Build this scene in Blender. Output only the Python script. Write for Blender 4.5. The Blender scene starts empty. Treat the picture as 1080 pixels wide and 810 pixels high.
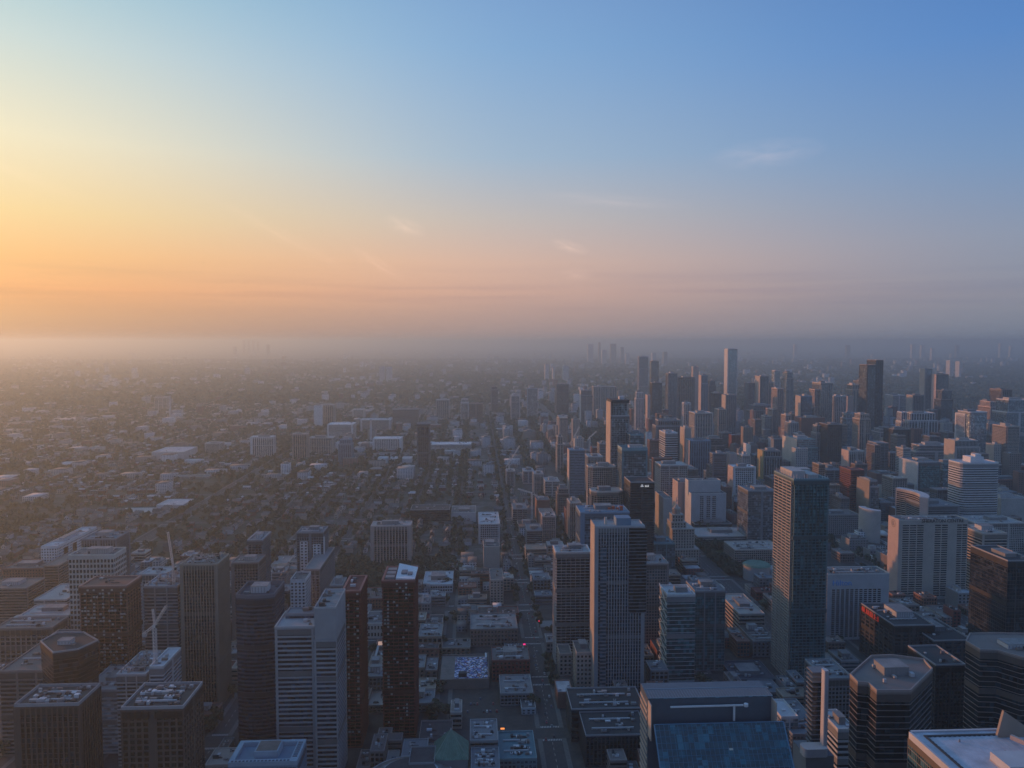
import bpy, math, random, bisect
import numpy as np
from mathutils import Vector
R=math.radians
random.seed(7); rng=np.random.default_rng(7)
SC=bpy.context.scene; COL=SC.collection
# ------------------------------------------------------------- camera
CAM_H=342.0; F=815.0; YAW=R(2.8); PITCH=math.atan(45/815)
cam_d=bpy.data.cameras.new('camera'); cam=bpy.data.objects.new('camera',cam_d); COL.objects.link(cam)
cam_d.sensor_width=36; cam_d.lens=36*F/1080; cam_d.clip_start=1; cam_d.clip_end=250000
cam.location=(0,0,CAM_H); cam.rotation_euler=(math.pi/2-PITCH,0,-YAW); SC.camera=cam
# ------------------------------------------------------------- world
SUN_EL=R(5.0); SUN_AZ=R(-52)          # azimuth from the street axis, to the left
world=bpy.data.worlds.new('World'); SC.world=world; world.use_nodes=True
def build_world():
    nt=world.node_tree; N=nt.nodes; L=nt.links
    for n in list(N): N.remove(n)
    out=N.new('ShaderNodeOutputWorld'); bg=N.new('ShaderNodeBackground'); bg.inputs[1].default_value=SKY_STR
    sky=N.new('ShaderNodeTexSky'); sky.sky_type='NISHITA'; sky.sun_disc=False
    sky.sun_elevation=SUN_EL; sky.sun_rotation=SUN_AZ; sky.altitude=340
    sky.air_density=1.0; sky.dust_density=2.0; sky.ozone_density=2.5
    def vm(op,a,b=None):
        n=N.new('ShaderNodeVectorMath'); n.operation=op
        for i,v in enumerate([a,b]):
            if v is None: continue
            if isinstance(v,(tuple,list)): n.inputs[i].default_value=v
            else: L.new(v,n.inputs[i])
        return n
    def m(op,a,b=None,c=None,clamp=False):
        n=N.new('ShaderNodeMath'); n.operation=op; n.use_clamp=clamp
        for i,v in enumerate([a,b,c]):
            if v is None: continue
            if isinstance(v,(int,float)): n.inputs[i].default_value=v
            else: L.new(v,n.inputs[i])
        return n.outputs[0]
    def ramp(f,stops):
        n=N.new('ShaderNodeValToRGB'); L.new(f,n.inputs[0]); e=n.color_ramp.elements
        while len(e)<len(stops): e.new(.5)
        for k,(p,c) in enumerate(stops): e[k].position=p; e[k].color=(*[srgb(v) for v in c],1)
        return n.outputs[0]
    def mix(f,a,b,mode='MIX'):
        n=N.new('ShaderNodeMix'); n.data_type='RGBA'; n.blend_type=mode
        if isinstance(f,(int,float)): n.inputs[0].default_value=f
        else: L.new(f,n.inputs[0])
        for i,v in ((6,a),(7,b)):
            if isinstance(v,tuple): n.inputs[i].default_value=(*v,1)
            else: L.new(v,n.inputs[i])
        return n.outputs[2]
    tc=N.new('ShaderNodeTexCoord'); nrm=vm('NORMALIZE',tc.outputs['Generated'])
    sep=N.new('ShaderNodeSeparateXYZ'); L.new(nrm.outputs[0],sep.inputs[0])
    x,y,z=sep.outputs
    el=m('MULTIPLY',m('ARCSINE',z),180/math.pi)                 # degrees
    az=m('MULTIPLY',m('ARCTAN2',x,y),180/math.pi)               # 0 = street axis, + right
    # elevation scale 0..30 deg ; sunset colours by distance from the sun's side
    e=m('DIVIDE',el,30,clamp=True)
    left =ramp(e,SKY_L); mid=ramp(e,SKY_M); right=ramp(e,SKY_R)
    daz=m('ABSOLUTE',m('SUBTRACT',az,math.degrees(SUN_AZ)))
    def sm(a,b):
        n=N.new('ShaderNodeMapRange'); n.interpolation_type='SMOOTHSTEP'; L.new(daz,n.inputs[0]); n.inputs[1].default_value=a; n.inputs[2].default_value=b; return n.outputs[0]
    t1=sm(14,57); t2=sm(41,95); t3=sm(98,157)
    grad=mix(t3,mix(t2,mix(t1,left,mid),right),ramp(e,SKY_FILL))
    n=N.new('ShaderNodeVectorMath'); n.operation='SCALE'; L.new(grad,n.inputs[0]); n.inputs['Scale'].default_value=GRAD_K/SKY_STR
    col=mix(GRAD_MIX,sky.outputs[0],n.outputs[0])
    # thin wisps of cirrus
    comb=N.new('ShaderNodeCombineXYZ'); L.new(az,comb.inputs[0]); L.new(el,comb.inputs[1])
    acc=None
    for (ca,ce,wa,we,rot,amt,sc) in WISPS:
        mp=N.new('ShaderNodeMapping'); mp.vector_type='TEXTURE'; mp.inputs['Location'].default_value=(ca,ce,0); mp.inputs['Rotation'].default_value=(0,0,R(rot)); mp.inputs['Scale'].default_value=(wa,we,1)
        L.new(comb.outputs[0],mp.inputs[0])
        nz=N.new('ShaderNodeTexNoise'); nz.inputs['Scale'].default_value=sc; nz.inputs['Detail'].default_value=5; nz.inputs['Roughness'].default_value=.6
        sq=vm('MULTIPLY',mp.outputs[0],(1,1,0)); L.new(vm('MULTIPLY',sq.outputs[0],(1,1.0,1)).outputs[0],nz.inputs['Vector'])
        ln=vm('LENGTH',sq.outputs[0])
        g=m('SUBTRACT',1.0,ln.outputs['Value'],clamp=True)
        a=m('MULTIPLY',m('MULTIPLY',g,m('MULTIPLY',m('SUBTRACT',nz.outputs[0],.32,clamp=True),2.4)),amt*1.25)
        acc=a if acc is None else m('ADD',acc,a)
    cc=vm('SCALE',col,None); cc.inputs['Scale'].default_value=1.22
    warm=mix(.5,cc.outputs[0],mix(.5,cc.outputs[0],tuple(v*GRAD_K/SKY_STR for v in (.95,.62,.45))))
    cl=N.new('ShaderNodeClamp'); L.new(acc,cl.inputs[0])
    # long low haze bank near the horizon
    nb=N.new('ShaderNodeTexNoise'); nb.inputs['Scale'].default_value=1.0; nb.inputs['Detail'].default_value=4
    bv=vm('MULTIPLY',comb.outputs[0],(.05,1.2,1)); L.new(bv.outputs[0],nb.inputs['Vector'])
    band=m('MULTIPLY',m('SUBTRACT',1.0,m('DIVIDE',m('ABSOLUTE',m('SUBTRACT',el,3.6)),2.2),clamp=True),m('MULTIPLY',m('SUBTRACT',nb.outputs[0],.45,clamp=True),2.2))
    dark=vm('MULTIPLY',col,(.72,.76,.90))
    col2=mix(band,col,dark.outputs[0])
    fin=mix(cl.outputs[0],col2,warm)
    L.new(fin,bg.inputs[0]); L.new(bg.outputs[0],out.inputs[0])
def srgb(v):
    v/=255.; return v/12.92 if v<=.04045 else ((v+.055)/1.055)**2.4
SKY_STR=.1; GRAD_K=.85; GRAD_MIX=.85
SKY_L=[(0,(180,138,114)),(.05,(208,156,118)),(.11,(247,172,110)),(.18,(255,192,118)),(.27,(255,218,148)),(.42,(253,238,196)),(.61,(214,227,218)),(.80,(160,204,216)),(1,(128,178,208))]
SKY_M=[(0,(168,147,146)),(.06,(192,157,148)),(.12,(220,172,152)),(.19,(230,186,162)),(.30,(208,194,184)),(.44,(172,192,210)),(.68,(142,180,218)),(1,(116,154,208))]
SKY_R=[(0,(120,132,152)),(.10,(142,145,162)),(.22,(140,152,176)),(.38,(118,150,192)),(.62,(88,136,200)),(1,(66,108,178))]
SKY_FILL=[(0,(150,163,174)),(.3,(168,186,200)),(.6,(134,162,194)),(1,(84,124,182))]  # sky behind the camera, brightened as added fill for the south faces
# az (deg), elevation, half width, half height, tilt, strength, noise scale
WISPS=[(20.7,12.8,4.2,1.1,3,.55,1.6),(10,10.1,6,.6,-5,.35,1.6),(-5.0,8.3,1.7,.7,-18,.75,1.5),(7.0,6.9,1.6,.5,-15,.8,1.5),(-7,5.6,2.4,.5,-30,.45,1.5),(-14,7.6,6,.55,-26,.30,2.0),(7.5,4.9,1.4,.5,0,.5,1.5),(-30,10.5,5,.5,-20,.25,2.)]
build_world()
sd=bpy.data.lights.new('sun','SUN'); sd.energy=2.9; sd.angle=R(1.0); sd.color=(1,.37,.13)
sun=bpy.data.objects.new('sun',sd); COL.objects.link(sun)
sdir=Vector((math.sin(SUN_AZ)*math.cos(SUN_EL),math.cos(SUN_AZ)*math.cos(SUN_EL),math.sin(SUN_EL)))
sun.rotation_euler=sdir.to_track_quat('Z','Y').to_euler(); sun.location=(-300,300,900)
SC.view_settings.view_transform='Standard'; SC.view_settings.look='None'; SC.view_settings.exposure=0.33; SC.view_settings.gamma=1
SC.view_settings.use_curve_mapping=False
SC.render.engine='CYCLES'
c=SC.cycles; c.max_bounces=6; c.diffuse_bounces=2; c.glossy_bounces=3; c.transmission_bounces=2; c.volume_bounces=1; c.transparent_max_bounces=8
c.sample_clamp_indirect=3; c.caustics_reflective=False; c.caustics_refractive=False
c.use_denoising=True
# ------------------------------------------------------------- projection helpers
FW=Vector((math.sin(YAW)*math.cos(PITCH),math.cos(YAW)*math.cos(PITCH),-math.sin(PITCH)))
RT=Vector((math.cos(YAW),-math.sin(YAW),0)); UP=RT.cross(FW)
def P(px,py,Y):
    d=RT*((px-540)/F)+FW+UP*((405-py)/F); t=Y/d.y
    return Vector((d.x*t,Y,CAM_H+d.z*t))
def proj(x,y,z):
    v=Vector((x,y,z-CAM_H)); f=v.dot(FW)
    if f<1: return (-9999,-9999)
    return (540+F*v.dot(RT)/f,405-F*v.dot(UP)/f)
# ------------------------------------------------------------- materials
MATS={}
def mat(name,col,rough=.85,var=.25,scale=.12,metal=0.,cell=None,spec=.4):
    if name in MATS: return MATS[name]
    m=bpy.data.materials.new(name); m.use_nodes=True; nt=m.node_tree; N=nt.nodes; L=nt.links
    b=N['Principled BSDF']; b.inputs['Roughness'].default_value=rough; b.inputs['Metallic'].default_value=metal
    b.inputs['Specular IOR Level'].default_value=spec
    g=N.new('ShaderNodeNewGeometry')
    nz=N.new('ShaderNodeTexNoise'); nz.inputs['Scale'].default_value=scale; nz.inputs['Detail'].default_value=5; nz.inputs['Roughness'].default_value=.65
    L.new(g.outputs['Position'],nz.inputs['Vector'])
    mr=N.new('ShaderNodeMapRange'); mr.inputs['From Min'].default_value=.25; mr.inputs['From Max'].default_value=.75
    mr.inputs['To Min'].default_value=1-var; mr.inputs['To Max'].default_value=1+var; L.new(nz.outputs[0],mr.inputs['Value'])
    fac=mr.outputs[0]
    if cell:
        dv=N.new('ShaderNodeVectorMath'); dv.operation='DIVIDE'; L.new(g.outputs['Position'],dv.inputs[0]); dv.inputs[1].default_value=cell
        fl=N.new('ShaderNodeVectorMath'); fl.operation='FLOOR'; L.new(dv.outputs[0],fl.inputs[0])
        wn=N.new('ShaderNodeTexWhiteNoise'); wn.noise_dimensions='3D'; L.new(fl.outputs[0],wn.inputs['Vector'])
        pw=N.new('ShaderNodeMath'); pw.operation='POWER'; L.new(wn.outputs['Value'],pw.inputs[0]); pw.inputs[1].default_value=3.0
        m2=N.new('ShaderNodeMath'); m2.operation='MULTIPLY_ADD'; L.new(pw.outputs[0],m2.inputs[0]); m2.inputs[1].default_value=2.2; m2.inputs[2].default_value=.6
        m3=N.new('ShaderNodeMath'); m3.operation='MULTIPLY'; L.new(m2.outputs[0],m3.inputs[0]); L.new(fac,m3.inputs[1]); fac=m3.outputs[0]
        m4=N.new('ShaderNodeMath'); m4.operation='MULTIPLY_ADD'; L.new(wn.outputs['Value'],m4.inputs[0]); m4.inputs[1].default_value=.14; m4.inputs[2].default_value=rough
        L.new(m4.outputs[0],b.inputs['Roughness'])
    sc=N.new('ShaderNodeVectorMath'); sc.operation='SCALE'; sc.inputs[0].default_value=col; L.new(fac,sc.inputs['Scale'])
    L.new(sc.outputs[0],b.inputs['Base Color'])
    MATS[name]=m; return m
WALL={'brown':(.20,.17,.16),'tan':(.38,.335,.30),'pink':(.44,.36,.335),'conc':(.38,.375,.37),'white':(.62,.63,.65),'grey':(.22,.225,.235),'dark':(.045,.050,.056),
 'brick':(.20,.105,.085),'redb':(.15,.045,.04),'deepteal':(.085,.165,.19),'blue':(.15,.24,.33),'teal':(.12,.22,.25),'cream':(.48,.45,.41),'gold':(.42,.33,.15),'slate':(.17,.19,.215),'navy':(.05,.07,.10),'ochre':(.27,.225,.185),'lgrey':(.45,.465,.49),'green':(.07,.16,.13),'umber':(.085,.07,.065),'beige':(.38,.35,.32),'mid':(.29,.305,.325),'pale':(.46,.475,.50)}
GLASS={'gd':(.032,.046,.060),'gb':(.09,.155,.22),'gt':(.06,.17,.20),'gz':(.048,.042,.038),'gp':(.26,.34,.39),'gs':(.17,.22,.26),'gw':(.15,.19,.23),'gn':(.03,.058,.095)}
ROOF={'r1':(.15,.148,.15),'r2':(.23,.23,.235),'r3':(.07,.07,.075),'r4':(.44,.45,.47),'r5':(.17,.15,.14),'r6':(.10,.165,.155)}
def W(k): return mat('wall_'+k,WALL[k],.85,.16,.05)
def G(k): return mat('glass_'+k,GLASS[k],.10,.15,.02,metal=.65,cell=(2.9,2.9,3.3),spec=.9)
def RF(k): return mat('roof_'+k,ROOF[k],.9,.35,.12)
# ------------------------------------------------------------- mesh builder
class MB:
    def __init__(s): s.v=[]; s.f=[]; s.m=[]
    def box(s,x0,x1,y0,y1,z0,z1,mi=0):
        n=len(s.v); s.v+=[(x0,y0,z0),(x1,y0,z0),(x1,y1,z0),(x0,y1,z0),(x0,y0,z1),(x1,y0,z1),(x1,y1,z1),(x0,y1,z1)]
        s.f+=[(n,n+3,n+2,n+1),(n+4,n+5,n+6,n+7),(n,n+1,n+5,n+4),(n+1,n+2,n+6,n+5),(n+2,n+3,n+7,n+6),(n+3,n,n+4,n+7)]; s.m+=[mi]*6
    def prism(s,poly,z0,z1,mi=0,cap=None,bottom=True):
        n=len(s.v); k=len(poly); s.v+=[(p[0],p[1],z0) for p in poly]+[(p[0],p[1],z1) for p in poly]
        for i in range(k):
            j=(i+1)%k; s.f.append((n+i,n+j,n+k+j,n+k+i)); s.m.append(mi)
        s.f.append(tuple(n+k+i for i in range(k))); s.m.append(mi if cap is None else cap)
        if bottom: s.f.append(tuple(n+k-1-i for i in range(k))); s.m.append(mi)
    def bar(s,a,b,w,h=None,mi=0):
        a=Vector(a); b=Vector(b); h=h or w; d=(b-a).normalized(); u=d.cross(Vector((0,0,1)))
        if u.length<1e-3: u=Vector((1,0,0))
        u.normalize(); t=u.cross(d); u=u*w/2; t=t*h/2; n=len(s.v)
        for q in (a,b):
            for (i,j) in ((-1,-1),(1,-1),(1,1),(-1,1)): s.v.append(tuple(q+u*i+t*j))
        s.f+=[(n,n+1,n+2,n+3),(n+7,n+6,n+5,n+4)]+[(n+i,n+4+i,n+4+(i+1)%4,n+(i+1)%4) for i in range(4)]; s.m+=[mi]*6
    def cyl(s,x,y,z0,z1,r0,r1=None,k=12,mi=0):
        r1=r0 if r1 is None else r1; n=len(s.v)
        for z,r in ((z0,r0),(z1,r1)): s.v+=[(x+r*math.cos(2*math.pi*i/k),y+r*math.sin(2*math.pi*i/k),z) for i in range(k)]
        for i in range(k):
            j=(i+1)%k; s.f.append((n+i,n+j,n+k+j,n+k+i)); s.m.append(mi)
        s.f+=[tuple(n+k+i for i in range(k)),tuple(n+k-1-i for i in range(k))]; s.m+=[mi]*2
    def mesh(s,name,mats,smooth=False):
        me=bpy.data.meshes.new(name); me.from_pydata(s.v,[],s.f)
        for q in (mats if isinstance(mats,(list,tuple)) else [mats]): me.materials.append(q)
        if any(s.m): me.polygons.foreach_set('material_index',s.m)
        if smooth: me.polygons.foreach_set('use_smooth',[True]*len(s.f))
        me.update(); return me
    def build(s,name,mats,parent=None,smooth=False,loc=None):
        o=bpy.data.objects.new(name,s.mesh(name,mats,smooth)); COL.objects.link(o)
        if parent: o.parent=parent
        if loc: o.location=loc
        return o
def tag(o,label=None,cat=None,group=None,kind=None):
    if label: o['label']=label
    if cat: o['category']=cat
    if group: o['group']=group
    if kind: o['kind']=kind
    return o
def thing(name,label,cat,loc=(0,0,0),rz=0,group=None):
    o=bpy.data.objects.new(name,None); COL.objects.link(o); o.location=loc; o.rotation_euler=(0,0,rz); o.empty_display_size=2
    return tag(o,label,cat,group)
def link(me,name,parent,loc=(0,0,0)):
    o=bpy.data.objects.new(name,me); COL.objects.link(o); o.parent=parent; o.location=loc; return o
def offset(poly,d):
    out=[]; k=len(poly)
    for i in range(k):
        p0=Vector(poly[i-1][:2]); p1=Vector(poly[i][:2]); p2=Vector(poly[(i+1)%k][:2])
        e1=(p1-p0).normalized(); e2=(p2-p1).normalized(); n1=Vector((e1.y,-e1.x)); n2=Vector((e2.y,-e2.x))
        b=n1+n2; b=b/max(b.length_squared,.3)*2 if b.length>1e-6 else n1
        out.append((p1.x+b.x*d,p1.y+b.y*d))
    return out
def rect(x0,x1,y0,y1): return [(x0,y0),(x1,y0),(x1,y1),(x0,y1)]
OCC=[]      # ground footprints (x0,x1,y0,y1)
SCR=[]      # screen rectangles of big things: (xl,xr,yt,yb,D)
LMK=[]      # landmarks for describing small things
def facade(root,poly,H,style,w,g,fh,sp,z0=0.,par=1.3,roofk='r1',wmat=None):
    """body + frame parts on polygon footprint, local coords"""
    wm=wmat or W(w)
    b=MB(); b.prism(poly,z0,H,0,cap=1)
    solid=style in('blank','punch')
    b.build('wall' if solid else 'glazed_wall',[wm if solid else G(g),RF(roofk)],root)
    nf=max(2,int((H-z0)/fh)); fh=(H-z0)/nf
    sp_h={'bands':.42,'grid':.30,'fins':.10,'glass':.10,'balcony':.12,'thick':.55,'blank':0,'punch':0,'lines':.11}[style]
    dep={'bands':.30,'grid':.25,'fins':.12,'glass':.06,'balcony':1.3,'thick':.4,'blank':0,'punch':0,'lines':.35}[style]
    if sp_h:
        m=MB(); po=offset(poly,dep)
        for i in range(1,nf): z=z0+i*fh; m.prism(po,z-fh*sp_h/2,z+fh*sp_h/2)
        if style=='balcony':
            po2=offset(poly,dep+.05)
            k=len(poly)
            for i in range(1,nf):       # solid balustrades on alternate bays
                pass
        m.prism(offset(poly,dep+.02),H-fh*.35,H+.02); m.prism(offset(poly,dep+.02),z0+.01,z0+fh*.4)
        m.build('balcony_slabs' if style=='balcony' else 'floor_bands',wm,root)
    sr=random.Random(int(abs(H*37+poly[0][0]*11)))
    if not solid and H-z0>45:
        m=MB(); lv=[.5+sr.uniform(-.08,.08)] if H<110 else [.33+sr.uniform(-.05,.05),.68+sr.uniform(-.05,.05)]
        zs=[(z0+(H-z0)*f_,z0+(H-z0)*f_+fh*1.1,.08) for f_ in lv]+[(H-fh*1.6,H-fh*.4,.10)]
        for za,zb,dd in zs: m=MB(); m.prism(offset(poly,dep+dd),za,zb); m.build('mechanical_floor',mat('louvre_'+w,tuple(v*.45 for v in WALL[w]),.7,.1,.5),root)
    if style not in('balcony','lines') and H-z0>30 and len(poly)<6 and z0==0:
        m=MB(); k=len(poly)
        for i in range(k):
            a=Vector(poly[i]); c=Vector(poly[(i+1)%k]); Ln=(c-a).length
            if Ln<14 or len(m.f)>=12: continue
            e=(c-a)/Ln; nn=Vector((e.y,-e.x)); mode=sr.randrange(4)
            cuts={0:[(0,.06),(.94,1)],1:[(.46,.54)],2:[(0,.09)],3:[(.3,.34),(.66,.70)]}[mode]
            for f0,f1 in cuts:
                q0=a+e*Ln*f0; q1=a+e*Ln*f1; pts=[q0-nn*.2,q0+nn*(dep+.25),q1+nn*(dep+.25),q1-nn*.2]
                m.prism([(p.x,p.y) for p in pts][::-1] if False else [(p.x,p.y) for p in pts],z0+.02,H+.01)
        if m.f and not solid: m.build('pilasters',wm,root)
    vw={'bands':0,'grid':sp*.28,'fins':sp*.30,'glass':.12,'balcony':.25,'thick':0,'blank':0,'punch':0,'lines':0}[style]
    if vw:
        m=MB(); vd={'grid':.35,'fins':.5,'glass':.10,'balcony':1.35}[style]; k=len(poly)
        for i in range(k):
            a=Vector(poly[i]); c=Vector(poly[(i+1)%k]); Ln=(c-a).length; n=max(1,round(Ln/sp)); e=(c-a)/Ln; nn=Vector((e.y,-e.x))
            for j in range(n+(0 if style=='balcony' else 1)):
                q=a+e*(Ln*j/n); u=e*vw/2
                pts=[q-u-nn*.2,q-u+nn*vd,q+u+nn*vd,q+u-nn*.2]
                m.prism([(p.x,p.y) for p in pts],z0+.05,H-.03)
        m.build('facade_fins' if style=='fins' else 'mullions',wm,root)
    if par:
        m=MB(); k=len(poly); pi=offset(poly,-.35); po=offset(poly,dep+.04)
        n=len(m.v)
        for ring,z in ((po,H),(po,H+par),(pi,H+par),(pi,H)): m.v+=[(p[0],p[1],z) for p in ring]
        for a in range(3):
            for i in range(k):
                j=(i+1)%k; m.f.append((a*k+i,a*k+j,(a+1)*k+j,(a+1)*k+i)); m.m.append(0)
        m.build('parapet',mat('coping_'+w,tuple(min(.6,v*1.2+.05) for v in WALL[w]) if w not in('umber','dark') else (.30,.31,.33),.7,.15,.1),root)  # coping colour lightened to paint in a skylit rim
    return fh
def roof_kit(root,x0,x1,y0,y1,H,n,pent=True,k='r2',seed=0):
    r=random.Random(seed); wd=x1-x0; dd=y1-y0
    cx=(x0+x1)/2; cy=(y0+y1)/2
    if pent:
        pw=wd*r.uniform(.4,.6); pd=dd*r.uniform(.35,.55); ox=r.uniform(-.12,.12)*wd; oy=r.uniform(-.1,.15)*dd; ph=r.uniform(3,6)
        m=MB(); m.box(cx+ox-pw/2,cx+ox+pw/2,cy+oy-pd/2,cy+oy+pd/2,H,H+ph,0)
        for i in range(int(pw/2.5)): xx=cx+ox-pw/2+1+i*2.5; m.box(xx,xx+.5,cy+oy-pd/2-.12,cy+oy-pd/2+.1,H+.4,H+ph-.5,1)
        m.box(cx+ox-pw/2-.25,cx+ox+pw/2+.25,cy+oy-pd/2-.25,cy+oy+pd/2+.25,H+ph,H+ph+.35,1)
        m.build('penthouse',[W(r.choice(['grey','conc','slate','lgrey'])),RF('r2')],root)
    rows=[.04,.28,.55,.8]; big=wd>18 and dd>18
    if n>=8 and big:      # long ducts, a hatch and a guard rail
        for f_ in (.2,.68):
            m=MB(); yy=y0+dd*f_; m.box(x0+wd*.06,x0+wd*.86,yy,yy+1.1,H+.5,H+1.5); 
            for q_ in range(int(wd*.8/4)): m.box(x0+wd*.06+q_*4,x0+wd*.06+q_*4+.3,yy-.1,yy+1.2,H,H+1.6)
            m.build('duct',W('lgrey'),root)
        m=MB(); m.box(x1-3.4,x1-1.2,y1-3.2,y1-1.,H,H+2.4); m.build('stair_hatch',W('mid'),root)
    for i in range(n):
        ux=r.uniform(.0,.95); uy=r.choice(rows)+r.uniform(0,.06) if n>=6 else r.uniform(0,.9); bx=x0+ux*wd; by=y0+uy*dd; s=r.choice([1.6,2.2,3,4.4]); t=r.choice([1.4,2,3]); h=r.uniform(.8,2.6)
        if bx+s>x1-.6 or by+t>y1-.6: continue
        m=MB(); q=r.random()
        m.box(bx,bx+s,by,by+t,H+.3,H+.3+h,0); m.box(bx+.2,bx+.5,by+.2,by+.5,H,H+.31,1); m.box(bx+s-.5,bx+s-.2,by+t-.5,by+t-.2,H,H+.31,1)
        if q<.7: m.box(bx+s,bx+s+r.uniform(1,5) if bx+s+5<x1 else bx+s+.5,by+t*.3,by+t*.6,H+.4,H+1.0,1)
        uo=m.build('rooftop_unit',[W(r.choice(['white','lgrey','grey','conc','dark','brown'])),RF('r3')],root)
        if q<.25: fm=MB(); fm.cyl(bx+s/2,by+t/2,H+.3+h,H+.65+h,min(s,t)*.35,k=10); fm.build('fan',RF('r3'),uo)
NAMES={'office':'office_tower','condo':'condo_tower','slab':'slab_building','block':'office_building','low':'low_building','hotel':'hotel_tower'}
def bld(kind,xl,xr,yt,D,dep,style,w,g,label,fh=3.4,sp=3.2,n=3,pent=True,roofk='r1',poly=None,z0=0,H=None,par=1.3,cat=None,name=None,occ=True,wmat=None,shape=None,group=None):
    a=P(xl,yt,D); b=P(xr,yt,D); h=(a.z+b.z)/2 if H is None else H
    cx=(a.x+b.x)/2; wd=(b.x-a.x)/2
    root=thing(name or NAMES[kind],label,cat or ('tower' if h>60 else 'building'),(cx,D+dep/2,0),0,group)
    if poly is None:
        if shape=='round': poly=roundrect(-wd,wd,-dep/2,dep/2,min(wd,dep/2)*.45)
        elif shape=='cham': c_=min(wd,dep/2)*.42; poly=[(-wd+c_,-dep/2),(wd-c_,-dep/2),(wd,-dep/2+c_),(wd,dep/2-c_),(wd-c_,dep/2),(-wd+c_,dep/2),(-wd,dep/2-c_),(-wd,-dep/2+c_)]
        elif shape=='bow': poly=[(-wd,-dep/2),(-wd*.5,-dep/2-wd*.16),(0,-dep/2-wd*.22),(wd*.5,-dep/2-wd*.16),(wd,-dep/2),(wd,dep/2),(-wd,dep/2)]
        else: poly=rect(-wd,wd,-dep/2,dep/2)
    if D>1900: sp=max(sp,5.5); fh=max(fh,3.6)
    s=zlib_seed(label); htop=h
    plain=style and shape is None and D>1200 and h>55 and style not in('blank','punch') and occ and wd*2>14
    if plain and s%3==1: q=min(3.,wd*.14); poly=[(-wd+q,-dep/2),(wd-q,-dep/2),(wd-q,-dep/2+q),(wd,-dep/2+q),(wd,dep/2),(-wd,dep/2),(-wd,-dep/2+q),(-wd+q,-dep/2+q)]
    if plain and s%3==2:
        hs=h*(.80+.12*((s>>4)%10)/10); facade(root,poly,hs,style,w,g,fh,sp,z0,par,roofk,wmat)
        facade(root,rect(-wd*.8,wd*.86,-dep*.42,dep*.4),h,style,w,g,fh,sp,hs+.05,par,roofk,wmat)
    elif style: facade(root,poly,h,style,w,g,fh,sp,z0,par,roofk,wmat)
    nn=n if D>1200 else n*2
    roof_kit(root,-wd*.85,wd*.85,-dep*.4,dep*.4,h,nn,pent,seed=s)
    x0,x1=cx-wd,cx+wd
    if occ: OCC.append((x0-3,x1+3,D-4,D+dep+3))
    yb=CAM_H/ D*F+360
    SCR.append((xl,xr,yt,min(yb,900),D)); root['_x']=0; del root['_x']
    return root,cx,wd,h
def zlib_seed(s):
    import zlib; return zlib.crc32(s.encode())
def roundrect(x0,x1,y0,y1,r,k=4):
    out=[]
    for (cx,cy,a0) in ((x1-r,y0+r,-90),(x1-r,y1-r,0),(x0+r,y1-r,90),(x0+r,y0+r,180)):
        for i in range(k+1): a=R(a0+90*i/k); out.append((cx+r*math.cos(a),cy+r*math.sin(a)))
    return out
# ------------------------------------------------------------- ground, roads
def sheet(name,polys,m,z,kind='structure',label=None):
    b=MB()
    for p in polys:
        n=len(b.v); b.v+=[(q[0],q[1],z) for q in p]; b.f.append(tuple(range(n,n+len(p)))); b.m.append(0)
    o=b.build(name,m); tag(o,label,None,None,kind); return o
def ground_mat():
    m=bpy.data.materials.new('ground_cover'); m.use_nodes=True; nt=m.node_tree; N=nt.nodes; L=nt.links; b=N['Principled BSDF']; b.inputs['Roughness'].default_value=.95; b.inputs['Specular IOR Level'].default_value=.15
    g=N.new('ShaderNodeNewGeometry')
    def nz(s,d=5,off=0):
        n=N.new('ShaderNodeTexNoise'); n.inputs['Scale'].default_value=s; n.inputs['Detail'].default_value=d; n.inputs['Roughness'].default_value=.62
        v=N.new('ShaderNodeVectorMath'); v.operation='ADD'; v.inputs[1].default_value=(off,off*1.7,0); L.new(g.outputs['Position'],v.inputs[0]); L.new(v.outputs[0],n.inputs['Vector']); return n.outputs[0]
    def rp(f,st):
        r=N.new('ShaderNodeValToRGB'); L.new(f,r.inputs[0]); e=r.color_ramp.elements
        while len(e)<len(st): e.new(.5)
        for k,(p,c) in enumerate(st): e[k].position=p; e[k].color=(*c,1)
        return r.outputs[0]
    def mx(f,a,c):
        n=N.new('ShaderNodeMix'); n.data_type='RGBA'; L.new(f,n.inputs[0]); L.new(a,n.inputs[6]); L.new(c,n.inputs[7]); return n.outputs[2]
    tree=rp(nz(.05,6),[(.3,(.035,.047,.036)),(.7,(.075,.09,.07))])
    town=rp(nz(.035,7,500),[(.35,(.04,.05,.04)),(.5,(.085,.09,.088)),(.63,(.15,.152,.156)),(.74,(.28,.285,.3))])
    big=rp(nz(.00055,4,90),[(.42,(0,0,0)),(.56,(1,1,1))])
    L.new(mx(big,tree,town),b.inputs['Base Color']); return m
sheet('ground',[[(-70000,-3900),(70000,-3900),(70000,74900),(-70000,74900)]],ground_mat(),0)
asph=mat('asphalt',(.07,.07,.074),.9,.25,.25); side=mat('pavement',(.15,.148,.145),.9,.25,.4); paint=mat('road_paint',(.6,.6,.58),.8,.2,.5)
NS=[(-570,26),(-455,9),(-385,9),(-312,10),(-222,14),(-119,12),(-30,8),(66,17),(152,9),(235,10),(350,34),(420,10),(505,12),(600,18),(700,10),(800,16),(900,10),(1000,14)]
EW=[(655,18),(760,14),(865,14),(975,16),(1085,10),(1210,16),(1330,9),(1470,16),(1600,9),(1740,18),(1900,9),(2060,16),(2240,9),(2420,16),(2650,9),(2880,18),(3150,10),(3450,16)]
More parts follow.
